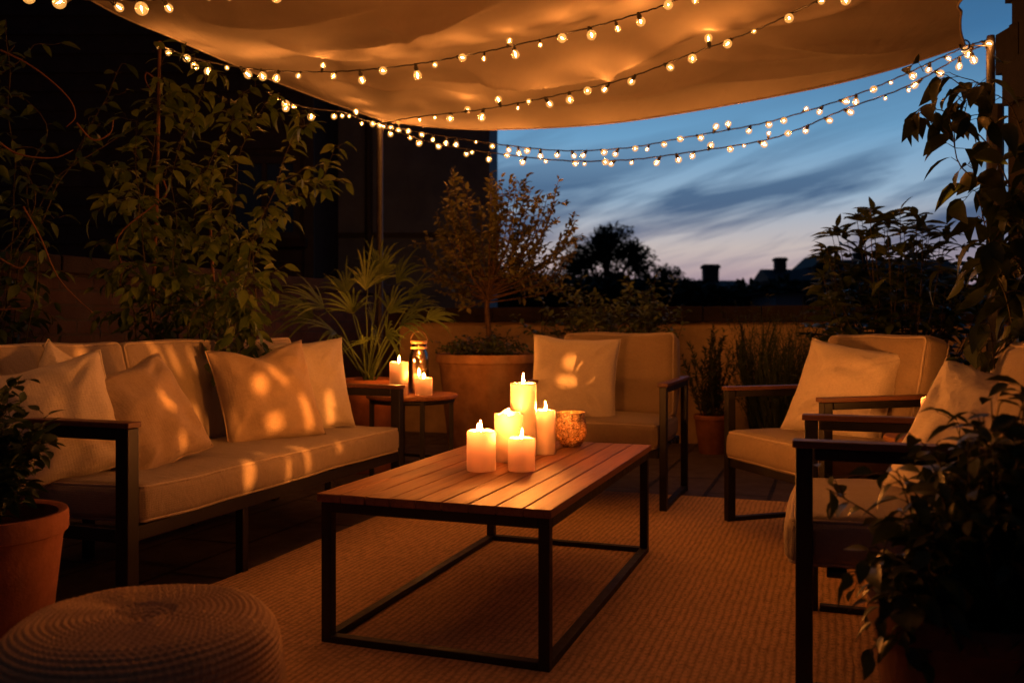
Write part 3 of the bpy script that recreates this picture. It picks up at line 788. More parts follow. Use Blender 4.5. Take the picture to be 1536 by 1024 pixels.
# ------------------------------------------------------------------ candles
def flame_mb(h=.032, r=.0052, tilt=0):
    b = MB(); prof = [(0,0),(.55*r,.08*h),(.92*r,.2*h),(r,.32*h),(.86*r,.48*h),(.58*r,.66*h),(.3*r,.83*h),(.1*r,.95*h),(0,h)]
    b.lathe(prof, 10, fn=lambda p, a: Vector((p.x+tilt*(p.z/h)**2*h, p.y, p.z))); return b
def candle(label, c, R, h, flames=((0,0,1),), melted=False, depth=.012, seed=0, group='lit candles', slump=None):
    r = thing('candle', label, 'candle', c, rng.uniform(0, 6), group)
    k = R-.007
    prof = [(0,0),(R*.96,0),(R,.004)]+[(R*(1+.006*sin(i*1.7+seed)), .004+(h-.012)*i/7) for i in range(1, 7)]+[(R, h-.006),(R*.99,h-.002),(R-.0035,h+.0004),(R-.0055,h)]
    def fn(p, a):
        q = p.copy()
        wv = .0016*sin(2*a+seed)+.001*sin(5*a+seed*2)
        if p.z > h*.5: q.z += wv*(p.z/h)
        if melted and p.z > h-.02: q.z += .016*mnoise.noise(Vector((cos(a)*1.6, sin(a)*1.6, seed)))-.004
        sc = 1+.012*mnoise.noise(Vector((cos(a)*1.5+seed, sin(a)*1.5, p.z*9)))
        q.x *= sc; q.y *= sc
        return q
    b = MB(); b.lathe(prof, 40, fn=fn); b.build('wax', M['wax'], r, 180)
    for i, (fx, fy, s) in enumerate(flames):
        b = MB(); b.tube([(fx,fy,.004),(fx,fy,h-depth+.006),(fx+.002,fy,h-depth+.012)], .0011, 5); b.build('wick', M['wick'], r)
        f = flame_mb(.037*s, .0043*(.5+.5*s), rng.uniform(-.12,.12)).build('flame', M['flame'], r, 180); f.location = (fx, fy, h-depth+.007)
    return r
candle('short thick ivory candle with two flames at the left of the cluster', (-.105, 3.12, TT), .0500, .136, ((-.004,0,1.15),(.02,.022,.75)), seed=1)
candle('smallest squat ivory candle at the front right of the table cluster', (.033, 3.116, TT), .0465, .112, ((0,0,1.05),), seed=2)
candle('mid height candle with a melted uneven rim in the table cluster', (-.012, 3.33, TT), .0530, .178, ((0,0,.8),), True, .02, seed=3)
candle('tallest ivory pillar candle in the middle of the table cluster', (.043, 3.47, TT), .0500, .276, ((0,0,1.2),), seed=4)
candle('slim medium pillar candle between the tallest one and the glass bowl', (.130, 3.51, TT), .0375, .170, ((0,0,1.1),), seed=5)

# mercury bowl
r = thing('candle_bowl', 'round speckled gold mercury glass bowl on the coffee table', 'bowl', (.242, 3.735, TT+.001))
b = MB(); b.lathe([(0,.004),(.030,.004),(.036,0),(.040,.004),(.048,.013),(.0575,.03),(.063,.052),(.0645,.075),(.062,.10),(.057,.12),(.0555,.132),(.057,.138),(.0555,.138),(.0535,.131),(.055,.12),(.060,.10),(.0622,.075),(.0605,.052),(.055,.031),(.045,.016),(0,.012)], 56)
b.build('bowl_glass', M['mercury'], r, 180)
b = MB(); b.tube([(.0565*cos(a), .0565*sin(a), .138) for a in [2*pi*k/40 for k in range(40)]], .0022, 6, True); b.build('rim', M['brass'], r, 180)
candle('small lit candle inside the gold mercury glass bowl', (.242, 3.735, TT+.0145), .022, .03, ((0,0,.5),), depth=.005, seed=6)

# ------------------------------------------------------------------ round side tables
def side_table(label, c, R, h, legs=3, a0=.4):
    r = thing('side_table', label, 'table', (c[0], c[1], 0), 0, 'round side tables')
    b = MB(); b.lathe([(0,h-.022),(R-.006,h-.022),(R,h-.016),(R,h-.006),(R-.005,h),(R*.6,h),(0,h)], 64); b.build('tabletop', M['teak'], r, 40)
    b = MB(); b.tube([((R-.03)*cos(a), (R-.03)*sin(a), h-.036) for a in [2*pi*k/40 for k in range(40)]], .012, 8, True); b.build('ring', M['metal'], r, 180)
    for k in range(legs):
        a = a0+2*pi*k/legs; b = MB(); b.bar(((R-.03)*cos(a), (R-.03)*sin(a), 0), ((R-.03)*cos(a), (R-.03)*sin(a), h-.0225), .026, .026); b.build('leg', M['metal'], r, 30, .002)
    b = MB(); b.bar(((R-.03)*cos(a0), (R-.03)*sin(a0), .16), ((R-.03)*cos(a0+2*pi/legs), (R-.03)*sin(a0+2*pi/legs), .16), .018, .018); b.build('stretcher', M['metal'], r, 30, .002)
    return r
ST = (-.585, 5.33); SH = .545
side_table('round wooden side table with candles at the far sofa end', ST, .268, SH, 4, .35)
candle('tall thick candle left of the glass jar on the side table', (-.655, 5.27, SH), .054, .19, ((0,0,1.1),), seed=8)
candle('low candle right of the glass jar on the side table', (-.508, 5.24, SH), .050, .10, ((0,0,.9),), seed=9)
r = thing('glass_jar', 'tall clear glass jar with metal collar behind the side table candles', 'jar', (-.552, 5.40, SH+.001))
b = MB(); b.lathe([(0,.003),(.05,.003),(.056,0),(.060,.006),(.062,.03),(.062,.19),(.058,.225),(.047,.25),(.045,.262),(.045,.30),(.042,.30),(.042,.262),(.044,.25),(.055,.224),(.059,.19),(.059,.03),(.052,.009),(0,.008)], 40); b.build('jar_body', M['jar_glass'], r, 180)
b = MB(); b.lathe([(.047,.262),(.049,.264),(.049,.272),(.047,.274)], 40); b.lathe([(.0465,.292),(.0485,.294),(.0485,.308),(.0465,.31),(.040,.31),(.040,.302)], 40); b.build('collar', M['brass'], r, 60)
b = MB(); b.tube([(.05*cos(a), 0, .305+.05*sin(a)*1.2) for a in [pi*k/14 for k in range(15)]], .0018, 5); b.build('handle', M['brass'], r, 180)
candle('small lit candle standing inside the clear glass jar', (-.552, 5.40, SH+.0115), .035, .10, ((0,0,1.0),), seed=10)
SM = (1.60, 3.42); SMH = .53
side_table('small round side table between the two right hand armchairs', SM, .19, SMH, 3, 1.0)
candle('single candle glimpsed between pillow and armrest of the right hand chairs', (1.562, 3.40, SMH), .032, .15, ((0,0,.7),), seed=11)

# ------------------------------------------------------------------ woven pouf
r = thing('woven_pouf', 'round coiled rope pouf in the left foreground', 'pouf', (-.728, 1.79, .0125))
b = MB(); R0, H0 = .258, .372
path = []                                # cross-section the coil follows, from the middle of the top down to the floor
N1 = 17
for i in range(N1+1): 
    x = (R0-.06)*i/N1; path.append(Vector((x, 0, H0-.010*(x/R0)**2-(.014*math.exp(-(x/.03)**2)))))
for k in range(1, 8): a = k/7*pi/2*1.0; path.append(Vector((R0-.06+.06*sin(a), 0, H0-.0075-.06+.06*cos(a))))
z_ = path[-1].z
for k in range(1, 19): zz = z_-(z_-.012)*k/18; path.append(Vector((R0+.012*sin(pi*zz/z_), 0, zz)))
path = resample(path, 230); 
rp = .0125
Ls = 0; rows = []
NS = 360; vs = []; fs = []
for i, p in enumerate(path):
    if i: Ls += (p-path[i-1]).length
    tn = path[min(i+1, len(path)-1)]-path[max(i-1, 0)]; nrm = Vector((-tn.z, 0, tn.x)); nrm = nrm.normalized() if nrm.length else Vector((0,0,1))
    if nrm.x < -0.01 or (nrm.z < 0 and nrm.x < .5): nrm = -nrm
    for k in range(NS):
        a = 2*pi*k/NS
        ph = Ls/(.0128)+k/NS                      # spiral
        fr_ = ph-math.floor(ph); row_ = math.floor(ph)
        ring = sin(pi*fr_)**.7*.0052
        nst = max(6, int(2*pi*max(p.x, .01)/.015))
        st_ = sin(nst*a+row_*2.1+fr_*2.4)*.0022*sin(pi*fr_)
        off = ring+st_+.004*mnoise.noise(Vector((cos(a)*2, sin(a)*2, Ls*6)))
        q = p+nrm*off
        vs.append((q.x*cos(a), q.x*sin(a), q.z))
for i in range(len(path)-1):
    for k in range(NS): k2 = (k+1) % NS; fs.append((i*NS+k, (i+1)*NS+k, (i+1)*NS+k2, i*NS+k2))
b.add(vs, fs); b.build('rope_cover', M['rope'], r, 180)

# ------------------------------------------------------------------ poles, shade sail
PL = Vector((-1.005, 6.92, 0)); PR = Vector((2.735, 5.2, 0))
def pole(label, p, h):
    r = thing('shade_pole', label, 'pole', p, 0, 'steel poles holding up the shade sail')
    b = MB(); b.lathe([(0,0),(.07,0),(.07,.008),(.026,.010),(.024,.02),(.024,h-.02),(.020,h),(0,h+.002)], 20); b.build('shaft', M['galv'], r, 40)
    b = MB(); b.tube([(0.03*cos(a)-.0, .0, h-.06+.03*sin(a)) for a in [2*pi*k/16 for k in range(16)]], .004, 6, True); b.build('eye_ring', M['galv'], r, 180)
pole('thin dark steel pole rising behind the palm', PL, 2.50)
pole('steel pole at the right where the string lights gather', PR, 2.60)
cL, cR = at(575, 181, 6.8), at(1447, 68, 5.05)
back = catmull([cL, at(650,190,6.65), at(740,194,6.45), at(880,188,6.2), at(1000,173,5.95), at(1200,137,5.5), at(1330,106,5.25), cR], 10)
left = catmull([cL, at(500,155,6.4), at(420,125,6.0), at(340,92,5.5), at(255,55,5.0), at(140,2,4.5), Vector((-2.25,3.2,2.58)), Vector((-2.5,1.6,2.62))], 10)
right = catmull([cR, at(1441,46,4.95), at(1442,20,4.7), at(1452,-10,4.4), Vector((2.25,3.4,2.62)), Vector((2.9,1.8,2.75))], 10)
front = catmull([left[-1], Vector((-.8,1.9,2.5)), Vector((.8,2.0,2.52)), right[-1]], 10)
NA, NB = 270, 220
back, front = resample(back, NA+1), resample(front, NA+1); left, right = resample(left, NB+1), resample(right, NB+1)
vs = []
for j in range(NB+1):
    tb = j/NB
    for i in range(NA+1):
        s_ = i/NA
        p = back[i]*(1-tb)+front[i]*tb + left[j]*(1-s_)+right[j]*s_ - (back[0]*(1-s_)*(1-tb)+back[-1]*s_*(1-tb)+front[0]*(1-s_)*tb+front[-1]*s_*tb)
        e = (4*s_*(1-s_))*(4*tb*(1-tb))
        # slack folds that run across, stronger near the corners
        a = s_*2.6+tb*5.5; f1 = mnoise.noise(Vector((s_*1.5, tb*5+s_*2.5, .3)))*.06
        f2 = mnoise.noise(Vector((s_*4+3, tb*12+s_*5, .9)))*.022
        rg = 0
        for (cs, ct, sg) in ((0,0,1.0),):
            dx, dy = (s_-cs)*4.0, (tb-ct)*4.6; rr = sqrt(dx*dx+dy*dy); an = math.atan2(dy, abs(dx)+1e-6)
            rg += (.035 if cs == 0 else .022)*sin(an*13*sg+1.5*mnoise.noise(Vector((an*3, rr, cs))))*math.exp(-((rr-.8)/.8)**2)
        p.z += .14*e + (f1+f2+rg)*min(1, e*2.4)
        vs.append(p)
fs = [(j*(NA+1)+i, j*(NA+1)+i+1, (j+1)*(NA+1)+i+1, (j+1)*(NA+1)+i) for j in range(NB) for i in range(NA)]
from mathutils.bvhtree import BVHTree
SAIL = BVHTree.FromPolygons([tuple(p) for p in vs], fs)
EYE = Vector((0,0,HC))
def on_sail(px, py):
    return SAIL.ray_cast(EYE, (at(px, py, 5)-EYE).normalized())[0]
import numpy as np
VXY = np.array([(p.x, p.y) for p in vs]); KK = np.arange(len(vs)); SI = (KK % (NA+1))/NA; TI = (KK//(NA+1))/NB
EDGE = np.minimum(1, SI*(1-SI)*14)*np.minimum(1, TI*(1-TI)*14+.05); DZ = np.zeros(len(vs))
for ln, A_, w_ in (([(470,70),(520,62),(610,40),(655,30),(700,14),(745,2)], .060, .055), ([(560,30),(600,36),(625,40)], .03, .05), ([(640,118),(720,112),(790,118),(880,108),(960,82),(1040,52)], .055, .07), ([(700,100),(760,118),(800,120)], .03, .05), ([(880,92),(915,100),(930,115)], .03, .04),
                   ([(400,60),(500,78),(560,85)], .04, .07), ([(480,120),(600,128),(720,140)], .035, .07), ([(1040,40),(1180,20),(1300,-2)], .05, .09), ([(1440,66),(1300,70),(1150,62)], .04, .08), ([(1442,60),(1330,90),(1180,110),(1040,120)], .035, .07), ([(1030,80),(1120,85),(1250,75)], .03, .07), ([(300,30),(420,30),(560,12)], .04, .08), ([(800,160),(950,140),(1100,100)], .03, .09)):
    pl = [q for q in (on_sail(*p_) for p_ in ln) if q is not None]
    if len(pl) < 2: continue
    pl = resample(catmull(pl, 8), 70); n_ = len(pl)
    PP = np.array([(q.x, q.y) for q in pl])
    D2 = ((VXY[:, None, :]-PP[None, :, :])**2).sum(2); bk = D2.argmin(1); bd = np.sqrt(D2.min(1))
    fade = np.sin(pi*(bk+.5)/n_)**.6*EDGE
    DZ -= A_*fade*(.55*np.exp(-(bd/w_)**2)+.15*np.exp(-(bd/(w_*2.2))**2)+.55*np.exp(-(bd/.024)**2))
for p, dz_ in zip(vs, DZ): p.z += float(dz_)
r = thing('shade_sail', 'large beige fabric shade sail stretched overhead', 'shade sail', (0,0,0))
b = MB(); b.add(vs, fs); o = b.build('sail_cloth', M['sail'], r, 180)
sd = o.modifiers.new('thick', 'SOLIDIFY'); sd.thickness = .002
b = MB(); b.tube(back, .007, 6); b.tube(left, .007, 6); b.tube(right, .007, 6); b.build('hem', M['sail'], r, 180)
b = MB(); b.tube([cR, PR+Vector((0,0,2.54))], .004, 6); b.tube([cL, PL+Vector((0,0,2.44))], .004, 6); b.build('tie_rope', M['galv'], r)
for c_ in (cL, cR):
    b = MB(); b.tube([c_+Vector((.028*cos(a), 0, .028*sin(a))) for a in [2*pi*k/18 for k in range(18)]], .005, 6, True); b.build('corner_ring', M['galv'], r, 180)
from mathutils.bvhtree import BVHTree
SAIL = BVHTree.FromPolygons([tuple(p) for p in vs], fs)

# ------------------------------------------------------------------ string lights
BR = .0205
b = MB(); b.lathe([(0,-.0275),(.008,-.029),(.0125,-.032)]+[(BR*sin(a)*1.0, -.0525-BR*-cos(a)*1.0) for a in [0.62+(pi-.62)*k/9 for k in range(1, 9)]]+[(0,-.0525-BR)], 16)
globe_me = b.mesh('bulb_globe', M['bulb_glass'], 180)
b = MB(); b.lathe([(0,.004),(.006,.004),(.0085,0),(.0085,-.012),(.011,-.014),(.011,-.028),(.0085,-.031),(0,-.031)], 12)
sock_me = b.mesh('bulb_socket', M['bulb_socket'], 40)
b = MB(); b.add([(0,0,-.036),(.0030,0,-.052),(0,.0030,-.052),(-.0030,0,-.052),(0,-.0030,-.052),(0,0,-.066)], [(0,1,2),(0,2,3),(0,3,4),(0,4,1),(5,2,1),(5,3,2),(5,4,3),(5,1,4)])
fil_me = b.mesh('bulb_filament', M['filament'], 0)
NBULB = [0]
def string_light(label, cab, bulbs, r_cable=.0042, gap=None, sc=1.0):
    if gap:
        c2 = []
        for (px, py, Y) in cab:
            for k in range(400):                 # go along the sight line until the cloth is this far above
                Yk = 2.5+k*.012; p = at(px, py, Yk); h_ = SAIL.ray_cast(Vector((p.x, p.y, 0)), Vector((0,0,1)))[0]
                if h_ is not None and h_.z-p.z < gap: Y = Yk; break
            c2.append((px, py, Y))
        cab = c2
    pts = catmull([at(*c) for c in cab], 10)
    # keep the cable under the cloth
    for i, p in enumerate(pts):
        hit = SAIL.ray_cast(Vector((p.x, p.y, 0)), Vector((0,0,1)))
        if hit[0] is not None and p.z > hit[0].z-.05 and 2 < i < len(pts)-3: p.z = hit[0].z-.05
    r = thing('string_light', label, 'string lights', pts[0], 0, 'festoon string lights under the shade sail')
    o0 = pts[0].copy()
    b = MB(); loc = [p-o0 for p in pts]
    loc = [p+Vector((0,0,.002*sin(i*2.1))) for i, p in enumerate(loc)]
    b.tube(loc, r_cable, 6); b.build('cable', M['bulb_socket'], r, 180)
    prj = [768+F*p.x/p.y for p in pts]
    for (bx, by) in bulbs:
        i = min(range(len(pts)-1), key=lambda k: abs((prj[k]+prj[k+1])/2-bx))
        den = prj[i+1]-prj[i]; f = 0.5 if abs(den) < 1e-6 else max(0, min(1, (bx-prj[i])/den))
        c = pts[i].lerp(pts[i+1], f); tz = at(bx, by, c.y).z-c.z
        dz = max(-.05, min(.05, tz))
        if -.012 < dz < .02: dz = -.025
        hz = sqrt(max(0, .0525**2-dz*dz))*rng.choice((-1,-1,1)); ang = rng.uniform(-.6,.6)
        dr = Vector((hz*sin(ang), hz*cos(ang), dz)).normalized()
        g = bpy.data.objects.new('bulb', globe_me); COL.objects.link(g); g.parent = r
        g.location = c-o0; q_ = sc*rng.choice((.58,.72,.95,1.0,1.05,1.1)); g.scale = (q_, q_, q_*rng.uniform(1,1.12)); g.rotation_mode = 'QUATERNION'; g.rotation_quaternion = Vector((0,0,-1)).rotation_difference(dr)
        for nm, me in (('socket', sock_me), ('filament', fil_me)):
            q = bpy.data.objects.new(nm, me); COL.objects.link(q); q.parent = g
        NBULB[0] += 1
C1 = lambda L: [(x/2, y/2) for x, y in L]
C2 = lambda L: [(512+x/2, y/2) for x, y in L]
C3 = lambda L: [(1024+x/2, y/2) for x, y in L]
string_light('nearest festoon string dipping in along the top left edge of the picture',
    [(-900,-520,1.9),(-600,-320,2.2),(-380,-170,2.6),(-120,-40,2.95),(0,-8,3.05),(100,-2,3.1),(208,0,3.15),(300,-6,3.2),(420,-22,3.3),(600,-70,3.3),(750,-160,3.0),(900,-265,2.6),(1050,-385,2.2),(1200,-520,1.9)],
    C1([(35,0),(90,8),(207,20),(330,18),(417,32),(488,22),(645,5),(688,5),(828,-4)]) + [(-110,-42),(-195,-85),(-285,-135),(-380,-190),(-485,-255),(-600,-330),(-730,-415),(-800,-460),(510,-36),(575,-55),(645,-85),(715,-125),(785,-170),(855,-220),(930,-275),(1010,-335),(1090,-405),(1170,-480),(-70,-25),(-150,-60),(-240,-110),(-330,-160),(-430,-220),(-540,-290),(-660,-370)] + [(480,-28),(540,-45),(610,-66),(680,-105),(750,-148),(820,-195),(890,-245),(970,-305),(1050,-370),(1130,-440)])  # bulbs past the frame edge are added to brighten rug and pouf
string_light('festoon string from the stake in the vine across the middle of the sail',
    [(241,68,4.44),(300,90,4.4),(390,105,4.3),(480,108,4.2),(560,104,4.1),(640,94,4.0),(700,83,3.95),(760,71,3.9),(880,43,3.8),(960,20,3.7),(1010,2,3.65),(1120,-50,3.5),(1350,-160,3.2),(1750,-350,2.6),(2450,-640,2.0)],
    C1([(487,152),(522,167),(560,172),(571,192),(625,207),(677,213),(721,215),(783,230),(835,236),(902,236),(965,190),(1010,237)]) +
    C2([(55,235),(114,218),(222,220),(273,203),(347,180),(429,183),(498,125),(517,165),(595,152),(648,100),(743,108),(822,86),(891,52)]) + [(1004,-1),(1043,5),(1150,-50),(1260,-105),(1400,-165),(1560,-240)], gap=.085, sc=1.1)
string_light('festoon string from the thin pole rising to the top right under the sail',
    [(571,186,6.88),(622,176,6.25),(712,166,5.8),(792,152,5.5),(862,137,5.25),(942,117,5.0),(1024,86,4.75),(1134,45,4.45),(1194,17,4.3),(1260,-15,4.1),(1340,-60,4.0),(1600,-190,3.4),(2050,-400,2.6),(2600,-640,2.0)],
    C2([(232,350),(283,362),(329,358),(372,325),(427,350),(478,298),(530,328),(567,311),(611,305),(684,300),(740,270),(803,262),(881,236),(969,208)]) +
    C3([(30,180),(80,115),(145,137),(219,94),(322,62),(400,15),(480,0)]) + [(1350,-48),(1450,-100),(1570,-160)], gap=.12, sc=1.05)
string_light('higher of the two festoon strings hanging against the evening sky',
    [(572,187,6.86),(625,198,6.75),(690,208,6.65),(735,215,6.55),(840,226,6.4),(940,222,6.25),(1024,207,6.1),(1130,188,5.9),(1200,170,5.75),(1290,140,5.55),(1350,115,5.42),(1400,92,5.32),(1450,70,5.23),(1479,61,5.19)],
    C2([(175,360),(172,380),(232,396),(277,425),(315,430),(348,440),(408,432),(461,432),(498,453),(530,462),(567,440),(597,465),(651,460),(691,465),(736,447),(780,460),(831,457),(880,450),(924,450),(966,437),(1010,422)]) +
    C3([(42,400),(92,385),(138,377),(204,388),(252,372),(302,360),(358,327),(420,330),(470,310),(521,312),(577,273),(615,257),(681,233),(742,204),(781,165),(840,158),(872,155),(897,138)]))
string_light('lower of the two festoon strings hanging against the evening sky',
    [(572,190,6.84),(620,206,6.6),(670,219,6.5),(735,229,6.4),(845,241,6.2),(940,240,6.05),(1024,230,5.9),(1140,212,5.75),(1200,193,5.65),(1265,165,5.52),(1360,130,5.38),(1440,85,5.25),(1480,65,5.17)],
    C2([(153,380),(158,398),(198,398),(208,420),(247,432),(282,442),(376,444),(400,450),(445,475),(489,470),(555,483),(617,490),(695,495),(731,490),(787,490),(821,488),(876,495),(958,485),(1005,460)]) +
    C3([(35,472),(77,435),(142,443),(180,432),(227,430),(256,397),(318,405),(377,378),(425,353),(484,328),(609,284),(670,283),(718,238),(757,212),(831,207),(864,180)]))
string_light('short festoon string between the climbing vine and the thin pole',
    [(402,140,5.0),(425,151,5.15),(467,163,5.5),(512,168,5.95),(545,180,6.4),(571,185,6.88)],
    C1([(817,297),(850,316),(870,328),(893,322),(934,342),(1005,325)]) + C2([(8,347),(22,357),(48,338),(64,385),(90,365),(130,365),(123,380)]))

# ------------------------------------------------------------------ potted plants and climbers
# herb in terracotta pot, left foreground
r = thing('potted_herb', 'bushy dark herb in a terracotta pot beside the near sofa arm', 'potted plant', (-1.33, 2.30, 0))
make_pot(r, .19, .475, M['terra'], 64, lip=.055)
bush(r, (0,0,.42), (-.03,0,.575), (.145,.15,.19), 38, .042, .55, M['leaf_mint'], M['stem'], .014, .25, .003, .12, 3)

# fan palm
r = thing('fan_palm', 'fan palm with spiky fronds in a terracotta pot behind the side table', 'potted plant', (-.93, 5.92, 0))
make_pot(r, .20, .60, M['terra'], 48, lip=.06)
base = Vector((0,0,.56)); o0 = Vector((-.93, 5.92, 0))
def frond(hub, spread=75, n=17, L=.36, lean=0):
    spread *= .72; n = 13; L *= 1.22; b = MB(); hub = Vector(hub); p = arc(base+Vector((rng.uniform(-.03,.03), rng.uniform(-.03,.03), 0)), hub, .05, .03, 8)
    b.tube(p, [.007-.004*k/8 for k in range(9)], 5)
    d = (p[-1]-p[-3]).normalized(); sd = d.cross(Vector((0,-.8,.6))); sd.normalize(); nn = sd.cross(d).normalized()
    tw = Quaternion(d, rng.uniform(-.7,.7)); sd = tw @ sd; nn = tw @ nn
    for k in range(n):
        a = radians(-spread+2*spread*k/(n-1)); dd = (d*cos(a)+sd*sin(a)+nn*rng.uniform(-.06,.10)).normalized()
        l = L*(1-.35*abs(a)/radians(spread))*rng.uniform(.88,1.1); w_ = .0085; dro = rng.uniform(.2,.75)
        s2 = dd.cross(nn).normalized(); pts = []
        for q in range(6):
            t_ = q/5; c = hub+dd*l*t_+Vector((0,0,-dro*l*t_**2.4)); ww = w_*(.35+1.3*t_ if t_ < .5 else 1.0*(1-t_)*2)*.9+.0006
            pts += [c-s2*ww+nn*.3*ww, c, c+s2*ww+nn*.3*ww]
        fs = []
        for q in range(5): fs += [(q*3, q*3+1, q*3+4, q*3+3), (q*3+1, q*3+2, q*3+5, q*3+4)]
        b.add(pts, fs)
    b.build('frond', M['leaf_palm'], r, 180)
for (px, py, dY, sp, L) in ((548,435,-.05,62,.36),(530,470,-.2,70,.34),(585,470,.0,75,.34),(486,462,-.1,70,.36),(470,475,.15,75,.32),(600,488,-.15,70,.33),(618,468,.15,70,.27),(560,490,-.3,80,.30),
                            (505,500,-.25,70,.30),(580,505,-.3,75,.28),(520,440,.2,60,.33),(566,425,.15,55,.28),(640,478,.0,60,.2),(570,412,.05,60,.34),(595,425,-.1,60,.32),(612,450,.05,65,.28),(455,458,.05,60,.25),(545,515,-.32,75,.26)):
    frond(at(px, py, 5.92+dY)-o0, sp, 17, L)

# big planter with small tree
TP = at(733, 500, 6.45); TP.z = 0
r = thing('potted_tree', 'small upright leafed tree in a wide pale clay planter', 'potted tree', TP)
make_pot(r, .375, .745, M['terra_pale'], 64, rb=.74, lip=.062, lw=.03, soil=.05)
sb, lb = MB(), MB()
tr_ = arc((0,0,.68), (.0,0,1.25), 0, .03, 8); sb.tube(tr_, [.022-.006*k/8 for k in range(9)], 8)
sb.build('trunk', M['bark'], r, 180)
sb = MB()
lead = [(680,265),(700,285),(735,262),(765,268),(790,262),(838,270),(862,322),(850,340),(815,300),(655,318),(640,350),(662,395),(690,420),(720,300),(750,300),(775,330),(800,380),(835,372),(840,395),(700,350),(650,380),(815,345),(675,300),(745,280)]
for (px, py) in lead:
    for rep in range(3 if py < 340 else 2):
        e = at(px+rng.uniform(-16,16)*(rep > 0), py+rng.uniform(0,46)*(rep > 0), 6.45+rng.uniform(-.32,.32))-TP
        s0 = Vector((0,0,rng.uniform(1.10,1.24))); mid = s0.lerp(e, .5)+Vector(((e.x)*.22, e.y*.3, -.03))
        p = resample(catmull([s0, mid, e], 6), 11)
        sb.tube(p, [.0075*(1-.8*k/10) for k in range(11)], 5)
        leaves_on(lb, p, .05, .52, .0145, .3, .1, .6, .7, .5, pet=.1)
        for k in range(2):
            a = p[rng.randint(3, 9)]; d = ((e-s0).normalized()+rv()*.7).normalized()
            p2 = arc(a, a+d*rng.uniform(.08,.2), 0, .08, 5); sb.tube(p2, [.003*(1-.7*j/5) for j in range(6)], 4)
            leaves_on(lb, p2, .046, .52, .0145, .1, .1, .6, .7, .5, pet=.1)
sb.build('branches', M['bark'], r, 180); lb.build('crown', M['leaf_olive'], r, 180)
bush(r, (0,0,.69), (0,0,.75), (.37,.34,.13), 40, .032, .6, M['leaf_shrub'], M['stem'], .016, .2, .003, .15, 2, 'foliage')

# pale flowering shrub by the wall, between tree and armchair
c0 = at(915, 487, 6.95); c0.z = 0
r = thing('pale_shrub', 'low spreading shrub with pale leaves before the wall behind the chair', 'shrub', c0)
bush(r, (0,0,.1), (0,0,.84), (.56,.22,.40), 46, .055, .5, M['leaf_pale'], M['stem'], .022, .45, .006, .15, 3)

# rosemary-like spikes in a pot
c0 = at(1068, 487, 6.75); c0.z = 0
r = thing('spiky_herb', 'upright spiky herb in a small terracotta pot behind the chairs', 'potted plant', c0)
make_pot(r, .135, .285, M['terra'], 40, lip=.035, soil=.035)
sb, lb = MB(), MB()
for k in range(34):
    a = rng.uniform(0, 6.28); rr = rng.uniform(0,.24); e = Vector((rr*cos(a), rr*sin(a), rng.uniform(.55,.98)-rr*.5)); s0 = Vector((e.x*.3, e.y*.3, .25))
    p = arc(s0, e, .02, .06, 8); sb.tube(p, [.004*(1-.7*j/8) for j in range(9)], 4)
    leaves_on(lb, p, .045, .24, .007, .15, .05, .9, .5, .4, pet=0)
sb.build('stem', M['stem'], r, 180); lb.build('foliage', M['leaf_grass'], r, 180)

# tall feathery grass
c0 = at(1178, 487, 6.5); c0.z = 0
r = thing('feathery_grass', 'tall dark feathery plant between the spiky herb and the broadleaf shrub', 'plant', c0)
lb = MB()
for k in range(420):
    a = rng.uniform(0, 6.28); rr = sqrt(rng.random()); b0 = Vector((.16*rr*cos(a), .16*rr*sin(a), 0)); h = rng.uniform(.6,1.12)
    e = b0+Vector((rr*.32*cos(a), rr*.3*sin(a), h)); p = arc(b0, e, 0, .08, 7)
    wv = Vector((cos(a+1.57), sin(a+1.57), 0))*.0045; vs = []
    for j, q in enumerate(p): s_ = 1-(j/7)**2*.95; vs += [q-wv*s_, q+wv*s_]
    lb.add(vs, [(j*2, j*2+1, j*2+3, j*2+2) for j in range(7)])
    if rng.random() < .5: leaves_on(lb, p, .04, .14, .02, .4, .2, .6, .7, .5, pet=0)
lb.build('blades', M['leaf_grass'], r, 180)

# strap leaved plant left of it
c0 = at(1130, 487, 6.9); c0.z = 0
r = thing('strap_plant', 'dark plant with upright sword leaves against the ochre wall', 'plant', c0)
lb = MB()
for k in range(16):
    a = rng.uniform(0, 6.28); e = Vector((rng.uniform(-.28,.28), rng.uniform(-.15,.15), rng.uniform(.6,1.05))); p = arc((0,0,0), e, .06, .04, 8)
    wv = Vector((cos(a), sin(a)*.5, 0)).normalized()*.02; vs = []
    for j, q in enumerate(p): s_ = min(1, .5+j*.2)*(1-(j/8)**3*.97); vs += [q-wv*s_, q+wv*s_]
    lb.add(vs, [(j*2, j*2+1, j*2+3, j*2+2) for j in range(8)])
lb.build('blades', M['leaf_grass'], r, 180)

